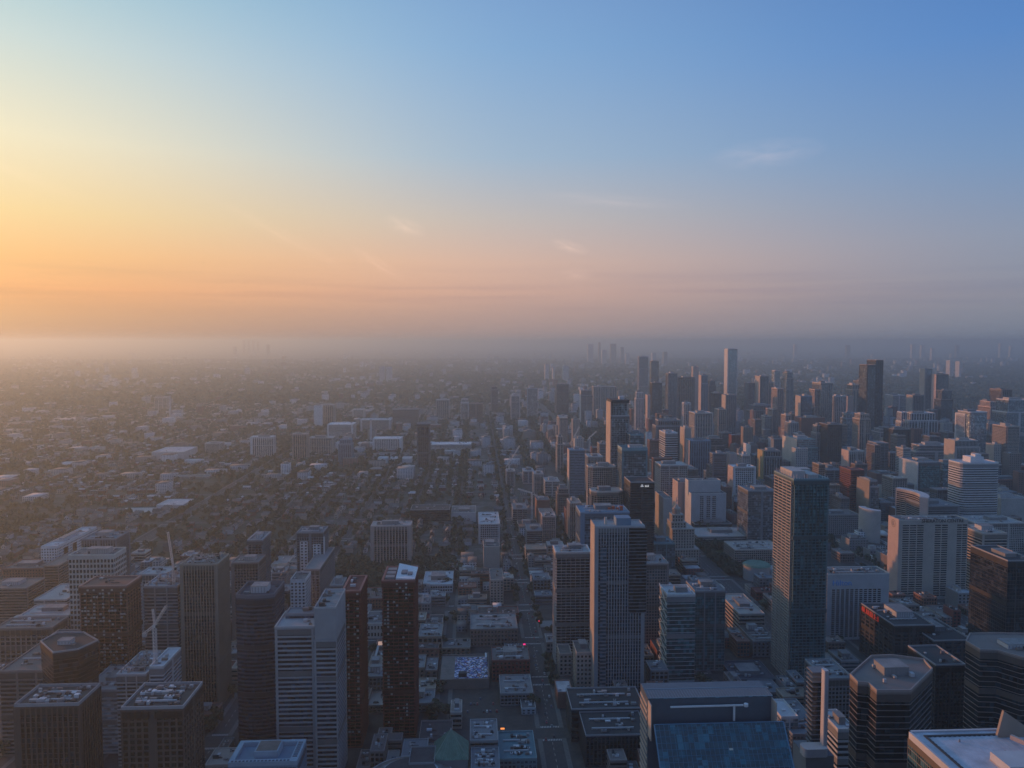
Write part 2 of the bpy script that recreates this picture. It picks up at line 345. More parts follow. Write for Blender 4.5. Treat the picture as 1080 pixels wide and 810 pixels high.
def roads():
    pv=[];rd=[]
    for x,w in NS: pv.append([(x-w/2-4,420),(x+w/2+4,420),(x+w/2+4,9000),(x-w/2-4,9000)]); rd.append([(x-w/2,420),(x+w/2,420),(x+w/2,9000),(x-w/2,9000)])
    b=MB()
    # pavements as 0.12 m slabs between cross streets
    ys=[420]+[v for y,w in EW for v in (y-w/2,y+w/2)]+[4200]
    for x,w in NS:
        for k in range(0,len(ys),2):
            for s in (-1,1): xx=x+s*(w/2+2); b.box(xx-2,xx+2,ys[k]+.1,ys[k+1]-.1,-.2,.13)
    o=b.build('pavement',side); tag(o,None,None,None,'structure')
    sheet('avenues',rd,asph,.012)
    sheet('cross_streets',[[(-3200,y-w/2),(3200,y-w/2),(3200,y+w/2),(-3200,y+w/2)] for y,w in EW],asph,.008)
    mk=[]
    for x,w in NS:
        if w<12: continue
        for y in range(600,2400,9):
            if any(abs(y-e)<e_w for e,e_w in EW): continue
            for off in ((0,) if w<20 else (-w/6,0,w/6)): mk.append([(x+off-.12,y),(x+off+.12,y),(x+off+.12,y+4),(x+off-.12,y+4)])
    for x,w in NS:
        for y,ew in EW[:8]:
            for s in (-1,1):
                for i in range(int(w/1.4)):
                    xx=x-w/2+.6+i*1.4; yy=y+s*(ew/2+2.2); mk.append([(xx,yy-1.5),(xx+.6,yy-1.5),(xx+.6,yy+1.5),(xx,yy+1.5)])
    sheet('lane_markings',mk,paint,.018)
roads()
sheet('city_ground',[[(-545,430),(1100,430),(1100,1085),(-545,1085)],[(80,1085),(1100,1085),(1100,3000),(250,3000),(80,1500)]],mat('yard_surface',(.06,.06,.062),.95,.5,.08),.004)
for (a,b,y0,y1,nm) in [(415,470,1160,1290,'civic_square'),(-10,24,690,730,'parking_lot'),(374,412,1110,1330,'lawn')]:
    m_={'civic_square':mat('square_paving',(.16,.155,.15),.9,.2,.1),'lawn':mat('lawn_grass',(.05,.085,.03),.95,.3,.1),'parking_lot':mat('parking_asphalt',(.06,.06,.062),.9,.3,.2)}[nm]
    sheet(nm,[rect(a,b,y0,y1)],m_,.02); 
# ------------------------------------------------------------- table of buildings
# kind xl xr ytop D depth style wall glass label [options]
T=[]
def t(*a,**k): T.append((a,k))
# far left foreground
t('office',15,83,745,520,30,'fins','umber','gd','dark brown tower in the lower left corner with a grey parapet round a cluttered roof',n=18,fh=3.6,sp=3.4,roofk='r3',pent=False,par=2.2)
t('office',128,193,748,490,35,'grid','umber','gz','dark tower with grey-edged roof packed with vents right of the lower left corner tower',n=30,fh=3.8,sp=4.2,roofk='r2',pent=False,par=2)
t('condo',85,133,619,690,28,'balcony','brick','gz','brown brick tower with checkered balconies and a white roof drum behind the corner tower',fh=3.1,sp=5.2,n=3,pent=False,roofk='r5')
t('slab',-6,55,663,800,30,'grid','brown','gd','long brown gridded building cut by the left edge, under a row of grey roofs',n=5,fh=4.2,sp=5,pent=False,roofk='r2')
t('low',20,72,650,850,35,'grid','conc','gd','pale roofed building just behind the long gridded building at the left edge',fh=4,n=4,roofk='r4')
t('low',-15,28,621,960,40,'bands','brown','gd','brown flat building at the left edge with a light cornice',n=2,roofk='r5')
t('low',3,46,600,1070,45,'punch','brick','gd','broad brown brick building at the left edge, behind the one with a light cornice',n=2,roofk='r5')
t('low',46,62,597,1040,70,'bands','brown','gd','narrow brown wing beside the broad brown brick building at the left',n=1,pent=False,roofk='r5')
t('slab',43,60,577,1100,115,'punch','white','gd','long white slab building running away behind the pale gridded tower',n=4,pent=True,roofk='r4')
t('condo',72,120,586,850,30,'punch','cream','gd','cream tower with a bold square window grid at the left',n=2,fh=5.2,pent=True)
t('condo',86,122,569,960,38,'fins','slate','gd','dark ribbed tower with a crown of small blue vents behind the cream gridded tower',n=8,fh=3.5)
t('low',36,70,633,930,60,'bands','conc','gd','grey long-roofed shed building left of the cream gridded tower',n=2,pent=False,roofk='r1')
t('low',0,56,708,640,90,'bands','brown','gd','low dark brown block at the left edge, below the long gridded building',n=8,pent=False,roofk='r5')
t('low',88,128,728,640,50,'bands','conc','gp','pale low building squeezed between the two dark foreground towers at the left',n=5,roofk='r4')
t('condo',147,176,606,860,26,'grid','conc','gd','grey tower with a light flat roof behind the glassy crane tower',n=2,pent=False,roofk='r4')
t('condo',152,187,619,730,40,'bands','mid','gb','pale glassy tower rising behind the white tower crane',n=6,fh=3.1,pent=False,roofk='r5')
t('condo',190,229,596,715,34,'fins','ochre','gd','tan ribbed concrete tower with an unfinished rooftop',fh=3.1,n=16,pent=False,roofk='r5',sp=2.6)
t('condo',123,154,712,620,46,'bands','conc','gd','unfinished tan building under the white tower crane',n=16,fh=3.1,pent=False,roofk='r5')
t('condo',158,172,704,600,36,'bands','lgrey','gb','narrow banded glass wing beside the unfinished tan building',n=3,fh=3.1,pent=False)
t('condo',272-28,284-12,594,860,30,'grid','brown','gd','dark brown lower tower left of the blue-black staircase-topped tower',n=3,fh=3.2)
t('condo',262,276,570,900,36,'balcony','slate','gn','blue-black tower with striped balconies on its right side',n=3,fh=3.2,sp=4)
t('condo',249,289,630,640,34,'bands','navy','gn','rounded dark blue tower with a pale glass rim round its roof',shape='bow',n=2,fh=3.3,roofk='r4',par=3.)
t('office',290,331,662,580,34,'bands','mid','gn','pale banded office tower with a raised right hand wing',n=2,fh=3.5,pent=False,roofk='r2')
t('condo',362,379,624,640,40,'balcony','redb','gz','thin dark red-brown tower right of the pale banded office tower',n=2,fh=3.1,sp=4,pent=False,roofk='r3')
t('low',348,361,618,900,30,'bands','grey','gd','small grey-topped tower between the banded office tower and the red tower',n=1,roofk='r2')
t('condo',313,341,562,1000,32,'grid','slate','gd','black brick tower with tall white window strips',n=4,fh=3.2,pent=True)
t('condo',321,337,601,930,100,'grid','grey','gd','grey block with a green planted roof in front of the tower with white strips',n=0,pent=False,roofk='r6',sp=5)
t('condo',306,322,612,880,30,'punch','white','gd','small white-fronted block below the tower with white strips',n=1,pent=False)
t('slab',391,433,555,1160,30,'fins','pink','gd','broad pinkish ribbed slab tower standing alone among trees',n=3,fh=3.2,sp=4.5)
t('condo',404,436,613,655,40,'balcony','redb','gz','tall dark red tower with a white tilted roof in the centre foreground',n=0,fh=3.1,sp=4.4,pent=False,roofk='r2')
t('low',384,404,658,880,40,'punch','cream','gd','old theatre front with pale columns left of the red tower',n=3,pent=False,fh=5)
t('low',374,405,632,980,45,'punch','brick','gd','red brick building behind the old theatre front',n=2,pent=False,roofk='r5')
t('low',446,477,617,1040,60,'grid','lgrey','gd','light grey office block on a red base right of the red tower',n=4,fh=4)
t('low',448,482,601,1120,30,'punch','grey','gd','flat grey hall among the trees behind the light grey office block',n=1,pent=False)
t('low',441,466,672,830,40,'punch','ochre','gd','square warehouse with big square windows right of the red tower',n=6,pent=False,fh=4.5,sp=5,roofk='r2')
t('low',466,496,684,826,26,'punch','ochre','gd','lower wing of the warehouse with big square windows',n=3,pent=False,fh=4.5,sp=5)
t('low',496,546,664,850,50,'punch','brown','gd','long brown warehouse with small windows beside the straight street',n=12,pent=False,fh=3.8,roofk='r2')
t('low',519,559,697,760,34,'punch','redb','gd','dark red building at the street corner below the long brown warehouse',n=6,pent=True,roofk='r1')
t('low',528,562,732,708,40,'grid','grey','gd','grey-roofed building with a light rim left of the straight street',n=6,pent=False,roofk='r1')
t('low',550,565,748,690,30,'punch','lgrey','gd','pale corner block with rows of windows against the straight street',n=5,pent=False)
t('low',475,518,756,700,44,'blank','brown','gd','wide flat charcoal roof with two tiny lamps in the centre foreground',n=3,pent=False,roofk='r3')
t('low',441,476,786,620,40,'blank','brown','gd','plain dark hall just behind the green pyramid roof',n=3,pent=False,roofk='r3')
t('low',496,525,782,594,34,'bands','grey','gd','flat dark roof framed by a bright white rim right of the green pyramid',n=5,pent=False,roofk='r3')
t('low',527,566,801,585,42,'grid','teal','gb','teal roof crowded with machinery at the foot of the straight street',n=14,pent=False,roofk='r6')
t('low',497,527,812,560,30,'grid','slate','gb','dark roof with blue machinery between the pyramid and the teal roof',n=14,pent=False,roofk='r3')
t('low',431,458,806,560,24,'blank','slate','gd','plain box roof with a bright white rim left of the green pyramid',n=0,pent=False,roofk='r3')
t('low',560,590,672,905,22,'bands','grey','gd','low building with a pale green-grey roof facing down the straight street',n=1,pent=False,roofk='r2')
t('low',588,604,731,700,26,'blank','brick','gd','small block with a pale roof beside the straight street',n=2,pent=False,roofk='r4')
t('slab',608,624,689,735,30,'punch','tan','gd','tan stone hotel squeezed against the tall ribbed tower',n=1,fh=4)
t('condo',587,622,583,800,26,'balcony','conc','gd','grey balcony tower left of the tall blank ribbed tower',n=6,fh=3.1,sp=5,pent=True)
t('office',590,603,690,770,24,'punch','tan','gd','small dark brick block at the foot of the grey balcony tower',n=2,pent=False)
t('office',628,680,556,720,26,'fins','mid','gn','tall blue-grey ribbed slab tower with one column of dark windows',n=0,fh=3.4,sp=2.6,pent=False)
t('low',603,680,748,640,40,'bands','dark','gd','black podium hall with an irregular roof below the ribbed slab tower',n=10,pent=False,roofk='r3',fh=5)
t('low',618,684,776,600,40,'fins','dark','gd','lower ribbed black wing in front of the black podium hall',n=6,pent=False,roofk='r3')
t('condo',612,664,541,930,40,'glass','blue','gb','blue glass tower just behind the ribbed slab tower',n=5,fh=3.2,roofk='r6')
t('condo',621,650,493,1170,30,'grid','tan','gd','rounded tan tower in front of the very tall slim tower',shape='cham',n=3,fh=3.)
t('condo',625,657,519,1090,30,'balcony','tan','gd','lower tan tower with curved balconies under the rounded tan tower',n=2,fh=3.,sp=4,shape='cham')
t('condo',645,663,425,1290,44,'balcony','mid','gs','very tall slim brown tower with a dark crown above the tan towers',n=2,fh=3.1,sp=4.5,pent=False)
t('office',656,683,475,1120,34,'glass','teal','gs','green glass tower with a white roof band beside the very tall slim tower',n=2,fh=3.6,par=4)
t('office',663,681,459,1260,30,'glass','teal','gs','upper green glass tower behind the one with a white roof band',n=2,fh=3.6)
t('office',665,690,509,1060,44,'bands','dark','gd','dark tower with small white rooftop letters',n=0,fh=3.4,pent=False,roofk='r2')
t('office',679,705,595,840,36,'grid','grey','gb','dark blue-grey office tower tucked behind the ribbed slab tower',n=3,roofk='r2')
t('low',684,712,574,1100,40,'glass','teal','gs','greenish glass roofed block left of the stepped stone tower',n=3,roofk='r6')
t('office',704,733,628,750,30,'lines','lgrey','gt','teal glass office with white floor lines and a slanting braced left side',n=3,fh=4.2,roofk='r4',par=1.5)
t('office',733,765,624,775,34,'glass','slate','gt','dark glass tower joined to the right of the teal office with white lines',n=5,fh=3.2,sp=3,roofk='r2')
t('office',780,806,648,860,70,'bands','tan','gd','tan stepped office with a warm lit left side beside the glass tower pair',n=4,fh=4)
t('low',775,818,717,740,44,'bands','navy','gn','low navy glass block with a sunken roof behind the blue glass roof',n=5,roofk='r3')
t('condo',838,873,506,745,48,'balcony','deepteal','gt','tallest teal glass tower with brown balconies on its left side',n=2,fh=3.1,sp=3.6,pent=False)
t('hotel',873,938,606,850,28,'blank','lgrey','gd','broad pale hotel slab with a blue name sign and a dark window grid',n=7,pent=False,roofk='r1')
t('hotel',949,1021,549,980,26,'blank','beige','gd','massive concrete hotel slab with three banks of windows and a lit left edge',n=6,pent=False,roofk='r1')
t('office',943,985,660,750,66,'grid','dark','gd','black office block with a red sign along its left roof edge',n=8,pent=True,roofk='r1',fh=4,sp=9)
t('office',985,1025,676,730,60,'grid','dark','gn','lower black office block with a wide pale roof next to the red-signed block',n=1,pent=True,roofk='r2',fh=4,sp=9)
t('office',1063,1092,592,700,55,'glass','dark','gd','dark glass office tower at the right edge with a dark penthouse',n=2,fh=3.6,sp=3)
t('office',1036,1062,563,990,50,'bands','tan','gd','tan banded office with a plain white end wall right of the concrete hotel',n=4,fh=4)
t('low',1030,1080,552,1200,50,'grid','conc','gd','long grey stone building at the right edge above the tan banded office',n=8,roofk='r4')
t('office',987,1018,702,600,40,'grid','dark','gd','narrow black block between the two octagonal towers with a dish on top',n=3,pent=False,roofk='r5')
t('low',824,842,757,600,30,'glass','lgrey','gp','small pale corner block between the blue glass roof and the tallest teal tower',n=1,pent=False)
t('low',836,872,775,590,60,'grid','slate','gb','low roof crowded with ducts at the foot of the tallest teal tower',n=14,pent=False,roofk='r3')
t('office',884,902,770,545,30,'bands','lgrey','gd','striped building squeezed between the white curved fin and the octagonal tower',n=4,fh=4)
t('office',870,900,716,640,40,'grid','grey','gd','dark office behind the white curved fin, in front of the pale hotel slab',n=12,pent=False,roofk='r3')
# mid distance, right of centre
t('office',729,766,521,1400,44,'blank','lgrey','gd','pale concrete courthouse tower with three dark window columns',n=2,pent=False)
t('office',789,819,518,1250,50,'glass','slate','gs','smooth blue-grey glass office tower right of the pale courthouse tower',n=3,fh=3.8,sp=6)
t('office',774,797,493,1560,34,'grid','white','gd','white gridded office block behind the smooth glass office tower',n=3,fh=4,sp=4)
t('condo',806,825,476,1720,38,'fins','grey','gd','ribbed tower with a golden yellow left wall',n=5,sp=6)
t('condo',792,800,470,1850,50,'blank','brown','gd','brown tower with a white left edge beside the golden walled tower',n=2)
t('office',841,863,464,1750,84,'bands','teal','gp','teal glass office with a pale pink left wall',n=4,fh=4,pent=True,roofk='r4')
t('office',873,888,448,1950,50,'grid','dark','gd','black box tower right of the teal glass office with a pink wall',n=1)
t('condo',861,871,449,1990,30,'fins','conc','gd','pale narrow tower touching the black box tower',n=1)
t('low',845,870,441,2150,50,'blank','brick','gd','reddish flat-topped tower behind the black box tower',n=1)
t('condo',896,912,476,1620,34,'fins','conc','gd','ribbed brown tower with a teal cap and a pink lit edge',n=2,roofk='r6',sp=4)
t('office',872,888,496,1500,50,'bands','slate','gn','dark blue mid-height office with a teal roof beside the ribbed brown tower',n=2,roofk='r6')
t('office',918,927,508,1360,48,'glass','grey','gs','old gold glass office with a pale frame on its right edge',n=2,par=2.5)
t('low',925,950,500,1650,50,'blank','brick','gd','red-brown brick courthouse block behind the old gold office',n=3)
t('office',969,993,488,1500,70,'glass','slate','gt','dark green glass office with a pale left side',n=3,fh=3.8)
t('low',966,1010,470,1760,40,'bands','conc','gd','long low grey slab behind the dark green glass office',n=4)
t('office',1008,1034,465,1650,40,'fins','conc','gd','boxy grey-brown office left of the white banded tower',n=1)
t('office',995,1012,489,1540,40,'glass','teal','gp','pale green glass block between the dark green office and the white banded tower',n=2)
t('office',1015,1056,489,1300,46,'thick','pale','gd','white banded tower with rounded corners and a white rooftop box',shape='round',n=1,fh=4.1,pent=False)
t('low',977,1012,534,1250,60,'bands','slate','gd','dark brown low office in front of the white banded tower',n=3)
t('low',872,906,543,1320,40,'punch','grey','gd','grey low office with dark square windows left of the curved towers',n=3)
t('low',736,790,566,1260,60,'bands','conc','gd','broad low courthouse beside the tree lined avenue',n=3,roofk='r1')
t('low',733,772,553,1380,50,'bands','dark','gd','wide dark flat roof behind the broad low courthouse',n=2,roofk='r2')
t('low',775,825,580,1130,50,'grid','tan','gd','long stone hall with a roof full of white machinery',n=14,pent=False,roofk='r4')
t('office',697,725,491,1520,50,'grid','conc','gd','wide brown office slab left of the green domed roofs',n=3,fh=4,sp=4)
t('low',726,738,496,1540,70,'bands','brown','gd','low brown wing right of the wide brown office slab',n=4)
t('office',715,728,509,1450,40,'blank','pink','gd','pink-grey windowless shaft left of the pale courthouse tower',n=1)
t('low',700,709,526,1260,60,'blank','conc','gd','short grey slab with a lit left wall beside the avenue',n=0,pent=False)
t('office',763,772,514,1480,40,'fins','brick','gd','thin brown shaft between the pale courthouse tower and the white gridded block',n=1)
t('office',692,719,444,1950,40,'fins','slate','gd','wide dark slab with a thin white roof line',n=0,pent=False,par=3)
t('low',702,715,457,1760,60,'bands','pale','gd','white laboratory block in front of the wide dark slab',n=4,fh=5)
t('office',728,750,465,1720,36,'fins','blue','gb','blue ribbed hospital block with a pink left wall',n=8,sp=5)
t('low',722,729,452,1800,40,'blank','tan','gd','thin tan block with a white lit side left of the blue hospital block',n=1)
t('office',746,764,463,1850,50,'bands','brown','gd','brown hospital block with a messy white roof',n=12)
t('office',733,752,436,2150,60,'grid','conc','gd','square brown university slab with a dark penthouse',n=1,sp=7)
t('low',770,778,479,1700,30,'blank','pink','gd','tiny pink lit block in a gap below the square brown slab',n=0,pent=False)
# university avenue left bank
t('condo',588,594,461,1980,40,'grid','tan','gd','tan lit narrow tower with a pointed top at the near end of the hospital group',n=1,sp=7)
t('office',601,617,475,1650,34,'bands','blue','gb','blue-fronted tower with a pinkish left wall in the left hospital group',n=3)
t('office',620,636,482,1720,50,'fins','conc','gd','pale low tower with a white roof right of the blue-fronted tower',n=3)
t('low',563,573,500,1700,40,'fins','conc','gd','pale pair of window strips left of the narrow tan tower',n=2)
t('low',575,590,508,1650,50,'bands','conc','gd','low pale office beside the pale window strips',n=4)
t('low',566,580,528,1440,40,'blank','brick','gd','red brick block under the distant white crane jib',n=3)
t('condo',572,586,545,1290,30,'grid','pink','gd','pinkish balcony block at the right side of the straight street',n=3)
t('condo',601,613,531,1280,40,'fins','tan','gd','tan block with a lit left side left of the blue glass tower',n=4)
t('condo',588,600,516,1480,30,'grid','brown','gd','brown block behind the tan block with a lit side',n=3)
t('condo',534,543,497,1800,34,'fins','conc','gd','unfinished pale tower under a slanting crane at the straight street',n=5,pent=False)
t('condo',552,563,497,1840,40,'fins','lgrey','gd','pale tower with one dark window column right of the slanting crane',n=3)
t('low',541,556,537,1420,50,'bands','grey','gd','grey block beside the straight street below the slanting crane',n=3)
t('low',556,572,560,1260,50,'bands','slate','gd','slate roofed block right of the straight street, below the pinkish balcony block',n=3)
t('office',433,474,538,1440,45,'bands','dark','gd','black flat office with two white tanks on its roof',n=4,pent=False,fh=4)
t('low',476,502,541,1450,60,'blank','lgrey','gd','pale low hall right of the black flat office',n=3)
t('low',505,527,553,1290,90,'grid','lgrey','gd','low building with a big white cluttered roof beside the straight street',n=20,pent=False,roofk='r4')
t('low',510,527,577,1130,45,'blank','tan','gd','pale low roof just below the big white cluttered roof',n=4)
t('low',517,531,612,990,50,'punch','tan','gd','tan fronted low block left of the straight street',n=1,pent=False)
# centre-left mid
t('slab',264,288,461,2320,30,'fins','white','gd','pale slab apartment block beside the slanting left avenue',n=1,sp=6)
t('slab',308,324,458,2250,26,'fins','pink','gd','brown apartment block in the middle distance left of centre',n=1,sp=6)
t('slab',326,351,462,2330,40,'grid','conc','gd','wide brown apartment slab touching the brown apartment block',n=1,sp=7)
t('slab',357,371,464,2160,30,'fins','blue','gb','bluish apartment block right of the wide brown apartment slab',n=1,sp=6)
t('slab',337,352,427,3150,40,'fins','conc','gd','tall slab block with a pale left side far behind the brown apartment block',n=1,sp=7)
t('slab',414,441,432,3120,50,'thick','slate','gd','wide dark slab with pale columns left of centre in the distance',n=1,sp=10)
t('office',440,453,447,2080,26,'balcony','slate','gd','lone dark lattice tower standing in the middle of the low city',n=0,pent=False,sp=5)
t('low',393,423,463,2380,60,'grid','white','gd','white college hall with wide pale walls left of the lone dark tower',n=3,pent=False)
t('low',345,372,448,2700,80,'bands','white','gd','cluster of pale stepped college roofs behind the brown slab',n=4,pent=False)
t('low',455,497,469,2380,60,'bands','white','gd','wide white sports hall right of the lone dark tower',n=5,pent=False,roofk='r4')
t('low',372,384,432,3400,40,'grid','lgrey','gd','small pale block in the distance left of the wide dark slab',n=0)
t('slab',460,474,422,3300,50,'grid','conc','gd','blocky pale library tower in the central distance',n=1,sp=8)
t('slab',486,494,421,3250,30,'fins','white','gd','small white slab right of the blocky pale library tower',n=0)
t('slab',495,509,426,3200,40,'bands','brown','gd','small dark slab touching the small white slab',n=0)
t('condo',518,525,408,3700,30,'fins','slate','gd','slim grey tower in the haze at the centre',n=0)
t('condo',539,548,417,3300,34,'fins','lgrey','gd','pale blue stepped block right of the slim grey central tower',n=0)
t('condo',556,567,410,3400,34,'glass','blue','gp','light blue glass tower in the haze right of centre',n=0)
t('low',398,408,484,2175,45,'blank','white','gd','first of three small bright white roofs in a row',n=0,pent=False,roofk='r4')
t('low',411,421,484,2175,45,'blank','white','gd','middle one of three small bright white roofs in a row',n=0,pent=False,roofk='r4')
t('low',424,434,484,2175,45,'blank','white','gd','right hand one of three small bright white roofs in a row',n=0,pent=False,roofk='r4')
t('low',160,194,477,2250,110,'blank','lgrey','gd','broad pale arena roof in the left middle distance',n=2,pent=False,roofk='r4')
t('low',216,232,468,2360,40,'thick','conc','gd','layered pale terrace block right of the broad arena roof',n=1)
t('slab',163,175,419,3900,40,'fins','lgrey','gd','distant pale block beside the smokestack on the left',n=0)
t('low',150,166,433,3900,40,'blank','lgrey','gd','low pale shed left of the distant block by the smokestack',n=0)
t('low',181,220,503,1950,26,'punch','conc','gd','long low school with regular windows at the left middle',n=2,pent=False)
t('low',165,193,533,1600,60,'blank','lgrey','gd','pale sloping roofed hall in the left middle distance',n=2,pent=False,roofk='r4')
t('low',121,163,543,1560,50,'grid','conc','gd','flat complex with a pale rim left of the pale sloping roofed hall',n=4,pent=False)
t('low',2,57,551,1480,26,'punch','brown','gd','long brown school block at the left edge above the trees',n=1,pent=False)
t('low',60,86,490,2180,50,'bands','lgrey','gd','pale long roof in the orange haze at the left edge',n=1,pent=False)
t('slab',331,339,428,3100,30,'blank','white','gd','slim white slab leaning against the tall slab far left of centre',n=0)
t('low',380,412,443,2950,60,'bands','lgrey','gd','long pale laboratory roofs left of the lone dark tower',n=3,pent=False)
# university / queens park and beyond
t('slab',587,600,405,3600,40,'fins','slate','gd','hazy dark slab left of the very tall slim tower',n=0)
t('slab',613,625,412,3250,40,'thick','slate','gd','hazy slab with a pale outline left of the very tall slim tower',n=0)
t('slab',626,650,408,3450,50,'grid','conc','gd','wide hazy brown slab behind the very tall slim tower',n=1,sp=8)
t('condo',671,679,414,2500,28,'fins','lgrey','gp','pale tower with a domed white top right of the very tall slim tower',n=0)
t('condo',683,686,417,2450,34,'blank','pink','gd','thin pink lit tower beside the pale domed tower',n=0,pent=False)
t('condo',674,684,376,4300,34,'fins','lgrey','gd','far pale tower near the horizon left of the dark twin towers',n=0)
t('condo',687,695,381,3600,30,'glass','slate','gs','slender grey-blue tower behind the left dark tower',n=0)
t('condo',688,698,404,2700,36,'fins','dark','gs','left one of two dark towers standing side by side in the middle distance',n=0)
t('condo',705,714,394,2900,40,'fins','slate','gs','right one of two dark towers standing side by side in the middle distance',n=0)
t('slab',714,733,398,3200,60,'grid','brown','gd','broad hazy brown tower right of the two dark towers',n=0,sp=8)
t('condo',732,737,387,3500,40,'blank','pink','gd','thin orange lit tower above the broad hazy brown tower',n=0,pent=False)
t('condo',740,747,396,3000,36,'fins','blue','gb','slim tower with a pink side and blue front right of the broad hazy brown tower',n=0)
t('condo',722,729,425,2600,40,'fins','white','gd','small white round-topped tower in front of the broad hazy brown tower',n=0,shape='cham')
t('condo',748,755,402,3300,30,'fins','navy','gb','small blue-black tower between the slim pink and blue tower and the giant tower',n=0)
t('condo',768,778,368,3300,46,'glass','lgrey','gp','giant pale tower reaching closest to the horizon right of centre',n=0,pent=False,sp=7)
t('condo',754,761,415,2800,50,'fins','dark','gs','dark narrow tower just left below the giant pale tower',n=0)
t('condo',766,777,417,2350,40,'fins','slate','gs','dark front tower with a tan left side under the giant pale tower',n=0)
t('condo',758,766,432,2300,40,'grid','tan','gd','lower tan tower leaning on the dark front tower with a tan side',n=0)
t('condo',789,796,404,2900,40,'fins','slate','gs','grey tower with a small white crown right of the giant pale tower',n=0)
t('condo',802,811,397,2850,50,'fins','slate','gs','grey tower with a broad tan lit left side',n=0)
t('condo',811,816,403,2950,40,'fins','conc','gd','narrow brown tower touching the grey tower with a tan side',n=0)
t('condo',817,823,391,3400,34,'glass','lgrey','gp','slim hazy grey tower behind the stepped pink tower',n=0)
t('condo',830,837,393,3200,60,'glass','slate','gs','slim tower with a dark top and a pale side',n=0)
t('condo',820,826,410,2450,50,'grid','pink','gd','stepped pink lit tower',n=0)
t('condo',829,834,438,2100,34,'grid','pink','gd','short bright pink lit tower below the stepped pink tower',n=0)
t('slab',793,822,428,2700,60,'grid','slate','gd','broad slate tower block below the grey tower with a tan side',n=1,sp=7)
t('condo',834,842,446,2050,40,'fins','mid','gs','slate narrow tower right of the short bright pink tower',n=0)
t('condo',845,857,418,2250,38,'glass','blue','gb','blue fronted tower with a tan lit side and flat top',n=0)
t('condo',866,878,404,2350,60,'balcony','conc','gs','stepped brown and pink tower right of the blue fronted tower',n=0,sp=6)
t('condo',880,893,418,2400,50,'fins','lgrey','gs','pale tower with a white top left of the tallest dark twin tower',n=0)
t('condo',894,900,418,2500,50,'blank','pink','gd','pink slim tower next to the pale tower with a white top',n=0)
t('condo',899,907,406,2650,50,'fins','tan','gd','tan ribbed tower left of the tallest dark twin tower',n=0)
t('condo',907,914,402,2700,50,'fins','slate','gs','slate tower hidden partly by the tallest dark twin tower',n=0)
t('condo',907,918,437,2050,40,'grid','tan','gd','tan tower at the foot of the tallest dark twin tower',n=0,sp=6)
t('condo',893,902,436,2200,40,'glass','blue','gp','light blue small tower left of the tan tower at the foot of the twin tower',n=0)
t('condo',915,924,385,2340,50,'fins','dark','gs','tallest dark twin-topped tower rising above the green ravine',n=0,pent=False,sp=6,cat='tower')
t('slab',942,955,417,2900,60,'bands','lgrey','gd','pale low hospital slab right of the tallest dark twin tower',n=1)
t('slab',963,975,417,2650,40,'fins','slate','gd','boxy tower with a wide tan side right of the pale low hospital slab',n=0)
t('condo',976,983,389,2850,34,'fins','mid','gs','slim tower with a pink lit side and a white cap on the right',n=0,pent=False)
t('condo',988,1001,395,2800,30,'fins','brown','gs','brown tower with a pink lit side right of the slim white-capped tower',n=0)
t('condo',993,1005,412,2650,40,'fins','dark','gs','dark slab tower below the brown tower with a pink lit side',n=0)
t('condo',951,958,435,2150,30,'fins','white','gd','white striped tower left of the wide grey slab',n=0,pent=False,sp=3.4)
t('slab',959,989,436,2120,50,'fins','lgrey','gd','wide grey ribbed slab right of the white striped tower',n=2,sp=8)
t('office',943,961,453,1980,50,'grid','dark','gd','dark block in front of the wide grey ribbed slab',n=1,sp=8)
t('condo',1018,1022,437,1900,40,'fins','white','gd','thin white-sided tower touching the rounded blue glass tower',n=0,pent=False)
t('condo',1024,1043,435,1880,60,'glass','lgrey','gp','rounded pale blue glass tower on the right',n=0,shape='round')
t('condo',1045,1052,424,2300,60,'grid','pink','gd','pink and tan pair tower right of the rounded blue glass tower',n=0)
t('condo',1057,1068,411,2400,60,'fins','brown','gd','purple-brown tower near the right edge',n=0)
t('condo',1062,1090,422,2050,60,'glass','lgrey','gs','broad pale glass tower at the right edge',n=1,sp=7)
t('condo',1062,1076,450,1750,50,'grid','tan','gd','tan topped tower in front of the broad pale glass tower',n=2)
t('condo',1043,1056,447,2000,40,'fins','mid','gs','slate tower just right of the rounded blue glass tower',n=0)
t('condo',1074,1090,460,1800,50,'fins','slate','gs','slate tower cut by the right edge behind the tan topped tower',n=0)
t('low',1048,1082,506,1560,40,'punch','brick','gd','red brick hospital wing at the right edge',n=3)
t('low',985,1012,447,2300,60,'bands','brick','gd','red-brown hospital block with a teal roof piece behind the long low grey slab',n=2,roofk='r6')
t('office',843,853,487,1830,40,'fins','conc','gd','brown thin office between the golden walled tower and the teal glass office',n=1)
t('low',1056,1084,526,1360,50,'blank','conc','gd','grey flat roofed hall at the right edge above the long grey stone building',n=6,roofk='r2')
t('low',928,946,453,2250,50,'bands','conc','gd','pale low block at the right foot of the tallest dark twin tower',n=1)
